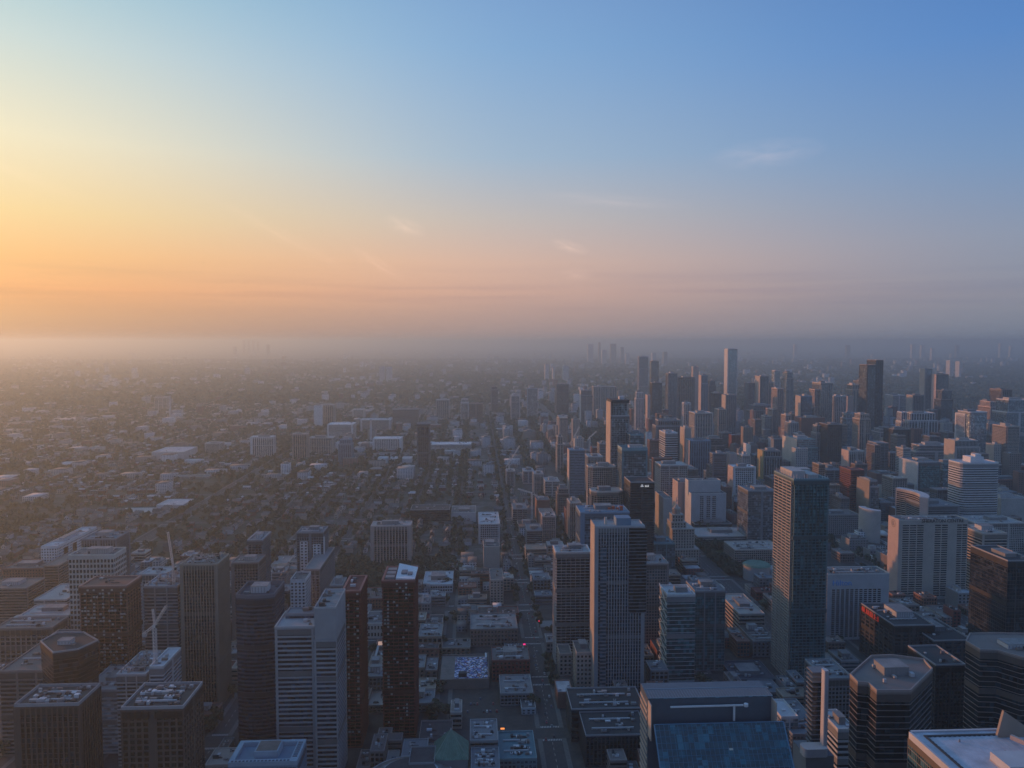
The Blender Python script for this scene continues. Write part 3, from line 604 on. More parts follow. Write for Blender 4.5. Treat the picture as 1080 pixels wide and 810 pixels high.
# horizon clusters
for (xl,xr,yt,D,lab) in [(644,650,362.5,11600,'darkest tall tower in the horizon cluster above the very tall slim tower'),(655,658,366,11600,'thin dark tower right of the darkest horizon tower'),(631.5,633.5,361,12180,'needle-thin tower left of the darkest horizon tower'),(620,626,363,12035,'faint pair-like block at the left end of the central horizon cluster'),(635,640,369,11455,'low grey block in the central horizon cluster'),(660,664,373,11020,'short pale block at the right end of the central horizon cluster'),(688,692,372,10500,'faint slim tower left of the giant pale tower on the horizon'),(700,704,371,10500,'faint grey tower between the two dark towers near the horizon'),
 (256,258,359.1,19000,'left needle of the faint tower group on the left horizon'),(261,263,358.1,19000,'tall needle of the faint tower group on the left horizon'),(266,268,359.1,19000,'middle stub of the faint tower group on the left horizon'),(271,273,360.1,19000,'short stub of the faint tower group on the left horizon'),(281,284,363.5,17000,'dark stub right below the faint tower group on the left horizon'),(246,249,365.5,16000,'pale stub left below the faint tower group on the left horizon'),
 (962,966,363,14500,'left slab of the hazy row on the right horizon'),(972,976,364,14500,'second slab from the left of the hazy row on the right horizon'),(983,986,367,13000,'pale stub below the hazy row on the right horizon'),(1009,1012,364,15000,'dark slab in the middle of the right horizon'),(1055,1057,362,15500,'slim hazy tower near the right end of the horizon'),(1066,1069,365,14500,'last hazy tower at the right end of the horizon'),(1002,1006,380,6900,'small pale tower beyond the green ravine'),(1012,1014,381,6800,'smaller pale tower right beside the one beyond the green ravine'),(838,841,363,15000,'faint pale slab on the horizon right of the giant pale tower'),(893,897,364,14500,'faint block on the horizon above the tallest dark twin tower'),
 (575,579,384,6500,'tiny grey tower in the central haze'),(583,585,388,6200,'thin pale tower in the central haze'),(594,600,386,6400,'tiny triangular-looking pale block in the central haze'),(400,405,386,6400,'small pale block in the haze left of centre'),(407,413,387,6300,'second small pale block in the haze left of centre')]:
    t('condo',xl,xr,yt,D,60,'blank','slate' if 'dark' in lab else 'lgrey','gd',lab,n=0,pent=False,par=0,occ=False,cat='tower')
LM_EXTRA={}
for a,k in T:
    r,cx,hw,h=bld(*a,**k)
    LM_EXTRA[a[9]]=(r,cx,a[4],hw,h,a)
def getb(sub):
    for k,v in LM_EXTRA.items():
        if sub in k: return v
    raise KeyError(sub)
# ------------------------------------------------------------- extra volumes and special shapes
def Pz(px,py,z):
    d=RT*((px-540)/F)+FW+UP*((405-py)/F); t=(z-CAM_H)/d.z; return Vector((d.x*t,d.y*t,z))
def vol(e,xl,xr,yt,D,dep,style,w,g,fh=3.4,sp=3.2,z0=0,roofk='r1',par=1.2,yb=None,n=0):
    r,cx0,D0,hw,h0,a0=e; a=P(xl,yt,D); b=P(xr,yt,D); ox,oy=r.location.x,r.location.y
    if yb is not None: z0=P(xl,yb,D).z
    poly=rect(a.x-ox,b.x-ox,D-oy,D+dep-oy)
    facade(r,poly,(a.z+b.z)/2,style,w,g,fh,sp,z0,par,roofk)
    if n: roof_kit(r,a.x-ox+1,b.x-ox-1,D-oy+1,D+dep-oy-1,(a.z+b.z)/2,n,False,seed=int(xl*7))
    OCC.append((a.x-2,b.x+2,D-2,D+dep+2)); SCR.append((xl,xr,yt,min(900,CAM_H/D*F+360),D))
def slabbox(root,name,x0,x1,y0,y1,z0,z1,m):
    b=MB(); o=root.location; b.box(x0-o.x,x1-o.x,y0-o.y,y1-o.y,z0,z1); return b.build(name,m,root)
def text(root,body,size,loc,rot,m,name='sign_letters',depth=.3):
    c_=bpy.data.curves.new('t','FONT'); c_.body=body; c_.size=size; c_.extrude=depth; c_.align_x='LEFT'; c_.resolution_u=2
    o=bpy.data.objects.new('t',c_); COL.objects.link(o); bpy.context.view_layer.update()
    me=bpy.data.meshes.new_from_object(o.evaluated_get(bpy.context.evaluated_depsgraph_get())); bpy.data.objects.remove(o)
    me.materials.clear(); me.materials.append(m); q=bpy.data.objects.new(name,me); COL.objects.link(q); q.parent=root; q.location=loc; q.rotation_euler=rot; return q
def emis(name,col,s):
    m=bpy.data.materials.new(name); m.use_nodes=True; b=m.node_tree.nodes['Principled BSDF']; b.inputs['Base Color'].default_value=(*col,1); b.inputs['Emission Color'].default_value=(*col,1); b.inputs['Emission Strength'].default_value=s; return m
def wins(root,p0,p1,z0,z1,nc,nr,ww,wh,m,parts=100,name='window',inset=0.02):
    """individual windows on the wall from p0 to p1 (world xy), proud sash boxes"""
    ox,oy=root.location.x,root.location.y
    a=Vector((p0[0]-ox,p0[1]-oy)); b=Vector((p1[0]-ox,p1[1]-oy)); L_=(b-a).length; e=(b-a)/L_; nn=Vector((e.y,-e.x)); ang=math.atan2(e.y,e.x)
    sx=L_/nc; sz=(z1-z0)/nr; w_=sx*ww; h_=sz*wh
    w=MB(); w.box(-w_/2,w_/2,-.06,.3,-h_/2,h_/2); 
    me=w.mesh(name,m); rest=MB(); k=root.get('_nw',0)
    cells=[(i,j) for j in range(nr-1,-1,-1) for i in range(nc)]
    for (i,j) in cells:
        c_=a+e*(i+.5)*sx; z=z0+(j+.5)*sz
        if k<parts:
            o=link(me,name,root,(c_.x,c_.y,z)); o.rotation_euler=(0,0,ang)
        else:
            q0=c_-e*w_/2+nn*.06; q1=c_+e*w_/2+nn*.06; q2=q1-nn*.3; q3=q0-nn*.3
            rest.prism([(q0.x,q0.y),(q1.x,q1.y),(q2.x,q2.y),(q3.x,q3.y)],z-h_/2,z+h_/2)
        k+=1
    if rest.f: tag(rest.build('windows',m,root),None,None,None,'stuff')
    root['_nw']=k
gwin=G('gd')
# punched windows on every walled building of the table
for lab,(r,cx,D,hw,h,a) in list(LM_EXTRA.items()):
    if a[6]!='punch': continue
    k=[kk for (aa,kk) in T if aa[9]==lab][0]; fh=k.get('fh',3.4)*1.15; sp=max(3.4,k.get('sp',3.6)); dep=a[5]
    nr=max(2,int(h/fh)); nc=max(2,int(2*hw/sp)); big=.62 if sp>=5 or 'bold' in lab else .5
    tgt=100 if D<1200 else 60
    wins(r,(cx-hw,D),(cx+hw,D),h*.04,h*.97,nc,nr,big,.62 if big>.6 else .5,gwin,tgt)
    s=1 if cx>0 else -1
    ncs=max(2,int(dep/sp))
    if s>0: wins(r,(cx-hw,D+dep),(cx-hw,D),h*.04,h*.97,ncs,nr,big,.55,gwin,tgt)
    else: wins(r,(cx+hw,D),(cx+hw,D+dep),h*.04,h*.97,ncs,nr,big,.55,gwin,tgt)
# twin tower upper half, stepped tower shoulder
vol(getb('tallest dark twin-topped'),924,931.5,380,2345,55,'fins','dark','gn',sp=6)
e=getb('stepped brown and pink'); vol(e,859.5,866,411,2360,40,'grid','pink','gd',sp=5); vol(e,856,859.5,430,2365,40,'grid','pink','gd',sp=5)
e=getb('stepped pink lit tower'); vol(e,815,820,432,2455,60,'grid','pink','gd',sp=5)
# banded office: raised wing, plant box, light end wall
e=getb('pale banded office'); vol(e,331.3,354,675,577,44,'bands','mid','gn',fh=3.5,par=0); vol(e,331.3,354,642,577,44,'blank','mid','gn',yb=675,n=5,roofk='r2'); vol(e,301,331,648,600,14,'glass','slate','gn',yb=664,roofk='r1',n=3)
m=MB(); 
# cream gridded tower gets a lower pale top block, long white slab gets dark recess windows
e=getb('long white slab building'); r=e[0]; hw=e[3]
for i in range(4): slabbox(r,'window_bay',e[1]+hw,e[1]+hw+.25,1118+i*24,1129+i*24,4,e[4]-6,G('gd'))
# tall red tower: tilted white roof
e=getb('tall dark red tower'); r,cx,D,hw,h,_=e
b=MB(); z=h
b.v=[(-hw*.2,-16,z+1.4),(hw+1.2,-19,z+1.6),(hw+1.4,15,z+1.8),(-hw*.2,19,z+4.4),(-hw*.2,-16,z+.2),(hw+1.2,-19,z+.4),(hw+1.4,15,z+.6),(-hw*.2,19,z+3.2)]
b.f=[(0,1,2,3),(7,6,5,4),(0,4,5,1),(1,5,6,2),(2,6,7,3),(3,7,4,0)]; b.m=[0]*6
b.build('tilted_roof',mat('white_membrane',(.6,.62,.66),.6,.1,.2),r)
for (x_,y_,s1,s2) in ((hw*.1,-6,5,9),(hw*.55,-9,4,6)):
    q=MB(); q.box(x_,x_+s1,y_,y_+s2,z+1.3,z+3.2); q.build('rooftop_unit',W('slate'),r)
for i in range(3): q=MB(); q.box(-hw*.9,-hw*.3,-15+i*11,-8+i*11,z+.2,z+2.0); q.build('rooftop_unit',W('grey'),r)
# blank ribbed slab tower: window column, dark balcony bank, end wall with sunlight put into its colour, roof light
e=getb('tall blue-grey ribbed slab'); r,cx,D,hw,h,_=e
xa=P(633,600,D).x; xb=P(639.5,600,D).x; z1=P(636,577,D).z
b=MB(); o=r.location; b.box(xa-o.x,xb-o.x,D-o.y-.9,D-o.y,8,z1); b.build('window_column',G('gb'),r)
b=MB(); 
for i in range(int(z1/3.6)): b.box(xa-o.x-.1,xb-o.x+.1,D-o.y-1.1,D-o.y-.3,8+i*3.6,9.3+i*3.6)
b.build('floor_bands',W('slate'),r)
xa=P(663,600,D).x; xb=P(681.5,600,D).x; z0_=P(670,646,D).z
b=MB(); b.box(xa-o.x,xb-o.x,D-o.y-1.2,D-o.y,z0_,h-1); b.build('glazed_wall',G('gd'),r)
b=MB()
nf=int((h-z0_)/3.3)
for i in range(nf): b.box(xa-o.x-.1,xb-o.x+.3,D-o.y-1.9,D-o.y-.5,z0_+i*3.3,z0_+.5+i*3.3)
b.build('balcony_slabs',W('slate'),r)
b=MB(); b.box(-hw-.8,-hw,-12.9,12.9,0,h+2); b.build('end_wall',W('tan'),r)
b=MB(); b.box(-hw*.1,hw*.5,-6,8,h,h+7); b.build('penthouse',W('blue'),r)
b=MB(); b.box(-hw*.55,-hw*.45,-2,0,h,h+7); b.build('rooftop_unit',W('cream'),r)
rd_=getb('blue glass tower just'); q=MB(); r_=rd_[0]; hh=rd_[4]
for i in range(4): q.box(rd_[3]*.2+i*5,rd_[3]*.2+i*5+3.4,-8,-4,hh+.2,hh+3.5+(i%2)*1.8)
q.build('red_scaffold',mat('red_netting',(.45,.10,.05),.9,.3,.3),r_)
# teal office braces
e=getb('teal glass office with white'); r,cx,D,hw,h,_=e
b=MB(); n=7
for i in range(n):
    za=h*i/n; zb=h*(i+1)/n; b.bar((-hw-.9,-15,za+3),(-hw-.9,15,zb+3),.9,.9); b.bar((-hw-.9,15,za+1),(-hw-.9,-15,zb-2),.6,.6)
b.build('diagonal_braces',mat('coping_cream',(.5,.45,.38),.7,.1,.1),r)
# tall teal tower: brown west balconies + crown
e=getb('tallest teal glass'); r,cx,D,hw,h,_=e
b=MB(); nf=int(h/3.1)
for i in range(nf): b.box(-hw-2.6,-hw-.2,-22,22,i*3.1,i*3.1+.9)
for j in range(5): b.box(-hw-2.5,-hw-.3,-22+j*10.6,-21.2+j*10.6,0,h-3)
b.build('side_balconies',W('tan'),r)
b=MB()
for (x0,x1,y0,y1,hh) in ((-hw*.9,-hw*.1,-14,16,7),(hw*.0,hw*.6,-18,10,4),(-hw*.4,hw*.9,12,22,5)): b.box(x0,x1,y0,y1,h,h+hh)
b.build('penthouse',W('conc'),r)
b=MB()
for i in range(14): xx=-hw+2*hw*i/13; b.box(xx-.2,xx+.2,-23.6,-23.2,h-1,h+4+2*math.sin(i*1.7))
for i in range(10): yy=-22+44*i/9; b.box(-hw-.5,-hw-.1,yy-.2,yy+.2,h-1,h+5)
b.build('crown_fins',W('lgrey'),r)
# hotel slab with blue sign (3 px window bays) and left edge coloured as if sunlit
e=getb('broad pale hotel slab'); r,cx,D,hw,h,_=e
xa=P(877,610,D).x; xb=P(930,610,D).x; zt=P(900,621,D).z
wins(r,(xa,D),(xb,D),3,zt,11,24,.68,.6,gwin,100)
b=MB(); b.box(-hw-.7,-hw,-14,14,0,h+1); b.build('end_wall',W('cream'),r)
blue=emis('sign_blue',(.03,.10,.30),.25)
text(r,'Hilton',9.0,(xa-r.location.x+.8,D-r.location.y-.5,P(880,617.5,D).z),(R(90),0,0),blue)
# big concrete hotel
e=getb('massive concrete hotel'); r,cx,D,hw,h,_=e
for (u0,u1,nc) in ((951.5,974.5,3),(985.5,1000,2),(1009,1021,2)):
    xa=P(u0,560,D).x; xb=min(P(u1,560,D).x,cx+hw-.5); wins(r,(xa,D),(xb,D),4,P(980,553,D).z,nc,32,.86,.5,gwin,100)
b=MB(); b.box(-hw-1.2,-hw,-12.8,12.8,0,h+2); b.build('end_wall',W('pink'),r)  # pink colour paints in the low sun on the left edge
text(r,'SHERATON CENTRE',6.3,(P(972,550,D).x-r.location.x,D-r.location.y-.35,P(972,551.2,D).z),(R(90),0,0),W('dark'))
b=MB(); k=28
xl_=-hw-1.35
def ring(b,cx_,cy_,cz_,r0,r1,k,ax):
    n=len(b.v)
    for i in range(k):
        a=2*math.pi*i/k
        for rr in (r0,r1): b.v.append((cx_,cy_+rr*math.cos(a),cz_+rr*math.sin(a)) if ax=='x' else (cx_+rr*math.cos(a),cy_+rr*math.sin(a),cz_))
    for i in range(k):
        j=(i+1)%k; b.f.append((n+2*i,n+2*i+1,n+2*j+1,n+2*j)); b.m.append(0)
ring(b,xl_,0,h-6,4.0,5.2,k,'x')
b.build('wreath_emblem',W('ochre'),r)
text(r,'S',7.5,(xl_-.05,2.3,h-8.6),(R(90),0,R(-90)),W('ochre'),'emblem_letter')
# red sign on the black office block, letters too small to read: a red strip with strokes
e=getb('black office block with a red sign'); r,cx,D,hw,h,_=e
red=emis('sign_red',(.45,.035,.02),.18); b=MB()
x_=-hw-.45
for i,(y0,y1,z0_,z1) in enumerate([(-4,31,h-6.5,h-6.1),(29,31,h-6.5,h-1.2),(25,27.5,h-6.5,h-2),(25,31,h-1.8,h-1.2),(20,22,h-6.5,h-1.2),(16,18.5,h-6.5,h-1.4),(12,14,h-6.5,h-1.4),(8,10,h-6.3,h-1.2),(8,14,h-1.8,h-1.2),(3,5,h-6.3,h-1.2),(-4,-1.5,h-6.3,h-1.2),(-4,5,h-4,h-3.4)]): b.box(x_-.3,x_+.1,y0,y1,z0_,z1)
b.build('red_sign',red,r)
vol(e,908,943,0,0,0,'','','') if False else None
# white letters on dark tower
e=getb('dark tower with small white'); r,cx,D,hw,h,_=e
b=MB(); y_=-22.6; xx=P(675.6,512,D).x-r.location.x; zz=P(675,513.5,D).z
b.prism([(xx,y_),(xx+4.2,y_),(xx+4.2,y_+.4),(xx,y_+.4)],zz,zz+1.6); b.prism([(xx+1,y_),(xx+3.2,y_),(xx+3.2,y_+.4),(xx+1,y_+.4)],zz+1.6,zz+3.4)
for i in range(3): b.box(xx+6+i*2.1,xx+7.4+i*2.1,y_,y_+.4,zz,zz+2.7)
b.box(xx+6,xx+11.6,y_,y_+.4,zz,zz+.8)
b.build('sign_letters',emis('sign_white',(.6,.6,.6),.35),r)
# black tower with white strips
e=getb('black brick tower'); r,cx,D,hw,h,_=e
b0=r.location
for (u0,u1,v0,v1) in ((317,325,571,611),(330.5,338.5,574,600),(341.6,343,566,611)):
    xa=P(u0,600,D).x; xb=P(u1,600,D).x; za=P(u0,v1,D).z; zb=P(u0,v0,D).z
    q=MB(); q.box(xa-b0.x,xb-b0.x,-16.9,-16.2,max(za,1),zb); q.build('white_strip',W('white'),r)
    if xb-xa>4: wins(r,(xa,D-.9),(xb,D-.9),max(za,1),zb,2,int((zb-za)/3.6),.5,.5,gwin,60)
# west end walls whose gold, pink and tan put sunlight into the colour
def sun_tinted_endwall(sub,w,th=.8):
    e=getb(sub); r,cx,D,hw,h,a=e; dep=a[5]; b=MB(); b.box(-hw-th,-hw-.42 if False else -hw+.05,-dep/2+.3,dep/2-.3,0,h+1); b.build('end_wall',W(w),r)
for sub,w in (('golden yellow left wall','gold'),('pale pink left wall','cream'),('broad tan lit left side','tan'),('wide tan side','tan'),('pink lit side and a white cap','tan'),('brown tower with a pink lit side','pink'),('dark front tower with a tan','tan'),('blue fronted tower with a tan','tan'),('blue ribbed hospital','pink'),('dark green glass office','lgrey'),('old gold glass office','ochre'),('ribbed brown tower with','pink'),('white gridded office block','pink'),('brown tower with a white left','white'),('slim tower with a pink side','pink'),('giant pale tower','lgrey'),('rounded tan tower in front','tan') if False else ('very tall slim brown','tan'),('blue-fronted tower with a pinkish','pink'),('boxy grey-brown office','tan'),('slab with a pale outline','lgrey')): sun_tinted_endwall(sub,w,1.6 if sub!='giant' else .8)
# ---- angular towers from their roof outlines
def polybld(kind,name,pts,z,style,w,g,label,fh=3.5,sp=3,n=6,roofk='r1',par=1.2,pent=None,z0=0):
    w_=[Pz(px,py,z) for px,py in pts]; cx=sum(p.x for p in w_)/len(w_); cy=sum(p.y for p in w_)/len(w_)
    poly=[(p.x-cx,p.y-cy) for p in w_]
    ar=sum(poly[i][0]*poly[(i+1)%len(poly)][1]-poly[(i+1)%len(poly)][0]*poly[i][1] for i in range(len(poly)))
    if ar<0: poly.reverse()
    r=thing(name,label,kind,(cx,cy,0)); facade(r,poly,z,style,w,g,fh,sp,z0,par,roofk)
    xs=[p[0] for p in poly]; ys=[p[1] for p in poly]
    roof_kit(r,min(xs)*.5,max(xs)*.5,min(ys)*.5,max(ys)*.5,z,n,pent is None,seed=n)
    OCC.append((cx+min(xs),cx+max(xs),cy+min(ys),cy+max(ys))); SCR.append((min(p[0] for p in pts),max(p[0] for p in pts),min(p[1] for p in pts),900,cy))
    return r,cx,cy,poly
r4,_,_,p4=polybld('tower','condo_tower',[(43,677),(56,689),(82,685.5),(103,676),(88,667.5),(60,668)],95,'lines','dark','gd','dark angular tower with a pointed grey roof behind the lower left corner tower',fh=3.2,n=4)
roct,ox_,oy_,poct=polybld('tower','office_tower',[(897,713),(905,721),(916,722),(925,730),(960,730),(983,707),(974,697),(940,692.5),(919,693.5)],134,'lines','brown','gd','black octagonal tower with a flat grey roof and bronze floor lines',fh=3.7,n=5,par=1.6)
rmid,_,_,_=polybld('tower','office_tower',[(1019,677),(1034,686),(1052,686.5),(1078,694),(1110,694),(1125,670),(1045,668.5),(1023,669)],118,'lines','brown','gd','second black angular tower at the right edge behind the bright roof',fh=3.7,n=6)
# ---- bright roofed building in the lower right corner
D=380; zr=P(958,772.5,380).z; x0=P(958,771,D).x; x1=x0+95; 
r=thing('office_tower','building with the bright pale blue-white flat roof in the lower right corner','tower',((x0+x1)/2,340,0)); o=r.location
poly=[(x0-o.x,-50),(x1-o.x,-50),(x1-o.x,40),(x0-o.x,40)]
facade(r,poly,zr,'glass','ochre','gt',3.8,1.6,0,0,'r4')
memb=mat('roof_membrane',(.42,.45,.51),.6,.32,.12)
b=MB(); b.prism(offset(poly,-.3),zr-.1,zr+.25); b.build('roof_membrane',memb,r)
b=MB()
for i in range(24): xx=x0-o.x+7+i*3.2; b.box(xx,xx+.09,-49,33,zr+.25,zr+.29)
b.build('membrane_seams',mat('seam',(.42,.45,.52),.8,.1,.3),r)
b=MB(); 
for a,c_,d_,f_ in ((x0-o.x-.3,x1-o.x,39,40.3),(x0-o.x-.3,x0-o.x+1.,-50,40.3)): b.box(a,c_,d_,f_,zr-2.5,zr+1.0)
b.build('parapet',W('lgrey'),r)
b=MB(); yy=34.5; xw=x0-o.x+5.5
b.box(xw,x1-o.x-20,yy,yy+1.2,zr+.3,zr+.75); b.box(xw,xw+1.2,-50,yy,zr+.3,zr+.75)
for i in range(18): b.box(xw+2+i*2.6,xw+3.2+i*2.6,yy-.5,yy,zr+.3,zr+.5); b.box(xw+1.2,xw+1.7,yy-3-i*2.6,yy-1.8-i*2.6,zr+.3,zr+.5)
b.build('window_washing_track',W('dark'),r)
b=MB(); xt=P(1055,752,370).x-o.x; b.v=[(xt,34,zr),(xt+1.2,34,zr),(xt+1.2,34,zr+14),(xt,34,zr+14),(xt,-50,zr),(xt+1.2,-50,zr),(xt+1.2,-50,zr+10),(xt,-50,zr+10)]
b.v=[(xt,36,zr),(xt+12,36,zr),(xt+13,30,zr+8.5),(xt+7,31,zr+9.3)]
b=MB()
A=[P(1052,776,372),P(1059,750,372),P(1110,786,372),P(1110,800,372)]
for q in A: b.v.append((q.x-o.x,q.y-o.y,q.z))
for q in A: b.v.append((q.x-o.x,q.y-o.y+1.5,q.z))
b.f=[(0,3,2,1),(4,5,6,7),(0,1,5,4),(1,2,6,5),(2,3,7,6),(3,0,4,7)]; b.m=[0]*6
b.build('screen_wall',W('ochre'),r)
b=MB(); q=P(1044,801,352); b.box(q.x-o.x,q.x-o.x+30,q.y-o.y-14,q.y-o.y,zr+.25,zr+4.5,0); b.build('penthouse',W('lgrey'),r)
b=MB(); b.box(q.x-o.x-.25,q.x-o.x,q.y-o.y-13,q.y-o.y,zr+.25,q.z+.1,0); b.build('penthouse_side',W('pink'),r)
b=MB(); q=P(1066,777,365); b.bar((q.x-o.x,q.y-o.y,q.z),(q.x-o.x+12,q.y-o.y-20,q.z-1),1.6,2.2); b.build('roof_edge_beam',W('pink'),r)  # pink bar, its colour standing in for the sunlit roof edge
for (u,v) in ((1054,777),(1060,795),(1012,783)):
    q=Pz(u,v,zr); b=MB(); b.cyl(q.x-o.x,q.y-o.y,zr+.2,zr+1.6,.5,.35,8); b.build('vent',W('grey'),r)
# ---- blue glass roofed building
r=thing('office_tower','big building with a sloping deep blue glass roof at the bottom edge','tower',((P(690,763,428).x+P(825,763,428).x)/2,430,0)); o=r.location
bl=G('gb'); xa=P(690,763,428).x-o.x; xb=P(826,763,428).x-o.x
glr=mat('roof_glass',(.006,.055,.075),.14,.15,.05,cell=(3.1,3.1,3.1),spec=.8)
def slab4(b,pts,th):
    n=len(b.v); 
    for p in pts: b.v.append(p)
    for p in pts: b.v.append((p[0],p[1]+th*.6,p[2]-th))
    b.f+=[(n,n+1,n+2,n+3),(n+7,n+6,n+5,n+4)]+[(n+i,n+4+i,n+4+(i+1)%4,n+(i+1)%4) for i in range(4)]; b.m+=[0]*6
zt=P(750,763,428).z; y1=-2.; y0=-42.; z0_=zt-46.
b=MB(); slab4(b,[(xa-4*0,y0,z0_),(xb,y0,z0_),(xb,y1,zt),(xa,y1,zt)],.6); b.build('sloping_glass_roof',glr,r)
b=MB(); dz=(zt-z0_)/(y1-y0)
for i in range(29): xx=xa+(xb-xa)*i/28; b.bar((xx,y0,z0_+.15),(xx,y1,zt+.15),.16 if i not in(0,28) else .7,.3)
for j in range(19): f=j/18; b.bar((xa,y0+(y1-y0)*f,z0_+(zt-z0_)*f+.12),(xb,y0+(y1-y0)*f,z0_+(zt-z0_)*f+.12),.10 if j!=18 else .9,.25)
b.build('glazing_bars',mat('bar_blue',(.10,.22,.32),.5,.1,.1),r)
b=MB(); b.prism([(xa,y1),(xa+.01,y1),(xa+.01,y1+.01)],0,1) if False else None
b.prism([(xa+.6,y0+2),(xb-.6,y0+2),(xb-.6,y1),(xa+.6,y1)],0,z0_-.8); b.build('glazed_wall',G('gn'),r)
# rear wing, wall + light glazed cornice
xl=P(683.5,735,436).x-o.x; xr=P(814.5,735,436).x-o.x; zw=P(750,735,436).z; zc=P(750,725.5,448).z
b=MB(); b.box(xl,xr,6,26,0,zw); b.build('rear_wall',mat('steel_blue_panel',(.075,.105,.14),.45,.12,.2),r)
b=MB(); slab4(b,[(xl,5.6,zw),(xr,5.6,zw),(xr,17.6,zc),(xl,17.6,zc)],.5); b.build('cornice_glazing',mat('cornice_glass',(.08,.21,.32),.25,.2,.2,cell=(2.2,2.2,2.2)),r)
b=MB()
for i in range(45): xx=xl+(xr-xl)*i/44; b.bar((xx,5.6,zw+.15),(xx,17.6,zc+.15),.14,.2)
for yy,zz in ((5.6,zw),(17.6,zc)): b.bar((xl,yy,zz+.2),(xr,yy,zz+.2),.5,.3)
b.build('cornice_bars',mat('bar_pale',(.16,.24,.30),.5,.1,.1),r)
b=MB()
for xx in (xl,xr-.6): b.box(xx,xx+.6,-1.5,6,zt-10,zw-1)
b.build('side_wall',W('tan'),r)
b=MB(); nf=int(zw/4)
for i in range(nf): b.box(xl-.5,xl-.02,7,25,i*4,i*4+1.5)
b.build('side_bands',W('tan'),r)
b=MB(); zz=P(750,746,430).z; b.bar((P(708,746,430).x-o.x,1.8,zz-.2),(P(785,746,430).x-o.x,1.8,zz),.6,.9); xm=P(776,746,430).x-o.x; b.bar((xm,2.6,zt-1),(xm,2.6,zz),1.,1.); b.cyl(P(788,746,430).x-o.x,1.9,zz-.8,zz+.8,1.3,k=10); b.build('window_cleaning_arm',W('white'),r)
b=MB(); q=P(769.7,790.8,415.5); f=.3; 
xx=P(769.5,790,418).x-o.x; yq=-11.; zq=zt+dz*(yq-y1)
slab4(b,[(xx,yq-.7,zq-.7*dz+.35),(xx+2.2,yq-.7,zq-.7*dz+.35),(xx+2.2,yq,zq+.35),(xx,yq,zq+.35)],.1); b.build('skylight_reflection_pane',mat('pane_pale',(.6,.6,.5),.3,.1,.2),r)  # pale pane colour paints in a reflection on the glass roof
OCC.append((o.x+xl-4,o.x+xr+6,380,470)); SCR.append((683,836,725,900,400))
# ---- white curved fin building
r=thing('office_tower','narrow building with a tall white curved fin and an L-shaped white ledge','tower',(P(871,720,520).x,530,0)); o=r.location
xf=0; zt=P(871,708,520).z; zb=P(871,787,520).z; x0=P(866,720,520).x-o.x; x1=P(880,720,520).x-o.x
b=MB(); b.prism(roundrect(x0+2.6,x1-3.8,-10,-4,1.1),0,zt,0); b.build('white_fin',W('lgrey'),r,)
b=MB(); 
for i in range(int(zt/3.5)): b.box(x0-2.2,x1+.5,-1,9,i*3.5,i*3.5+.7)
b.build('balcony_slabs',W('slate'),r)
b=MB(); b.box(x0-1.2,x1,-.6,8,0,zt-14); b.build('glazed_wall',G('gd'),r)
b=MB(); xL=P(846,790,520).x-o.x; b.prism(roundrect(xL,x0+5,-14,-4,3),zb-6,zb,0); b.build('white_ledge',W('lgrey'),r)
b=MB(); b.box(xL+2,x1,-12,10,0,zb-6); b.build('base_block',W('slate'),r)
OCC.append((o.x+xL,o.x+x1+3,515,545)); SCR.append((846,885,708,900,520))
# ---- stepped stone beacon tower
D=1150; cx=P(717.5,600,D).x; r=thing('beacon_tower','stepped stone tower with columns and a thin beacon spire','tower',(cx,D+20,0)); 
st=mat('wall_limestone',(.42,.38,.345),.85,.12,.1)
def tier(w,d,z0,z1,x=0,name='tier',wn=True,y=0):
    b=MB(); b.box(x-w/2,x+w/2,y-d/2,y+d/2,z0,z1); n=max(3,int(w/3.4))
    for i in range(n+1):
        xx=x-w/2+w*i/n; b.box(xx-.35,xx+.35,y-d/2-.35,y-d/2,z0,z1-.6)
    for i in range(n+1):
        yy=y-d/2+d*i/n; b.box(x-w/2-.35,x-w/2,yy-.35,yy+.35,z0,z1-.6)
    b.box(x-w/2-.7,x+w/2+.7,y-d/2-.7,y+d/2+.7,z1-.9,z1+.2); o=b.build(name,st,r)
    if wn and z1-z0>5:
        nr=int((z1-z0)/3.6)
        wins(r,(r.location.x+x-w/2,r.location.y+y-d/2),(r.location.x+x+w/2,r.location.y+y-d/2),z0,z1-.8,n,nr,.42,.6,gwin,100)
s_=D/F
tier(44,44,0,24,2); tier(30,34,24,52,4); tier(20,22,52,60,-1); tier(15,15,60,70,-1.5,'lantern_stage'); 
b=MB()
for i in range(8): a=2*math.pi*i/8; b.cyl(-1.5+5*math.cos(a),5*math.sin(a),70.2,77,.7,k=6)
b.cyl(-1.5,0,70.2,77,3.6,k=8); b.build('colonnade',st,r)
b=MB(); b.cyl(-1.5,0,77,79,6,5.4,k=10); b.cyl(-1.5,0,79,83,4,1.6,k=10); b.build('cap',st,r)
b=MB(); b.cyl(-1.5,0,83,94,.8,.5,k=6); b.cyl(-1.5,0,88,89.5,1.3,k=8); b.build('beacon_mast',mat('beacon_metal',(.5,.5,.5),.4,.1,.1),r)
r.scale=(1.12,1.12,1.08)
OCC.append((cx-24,cx+24,D-4,D+44)); SCR.append((705,738,560,620,D))
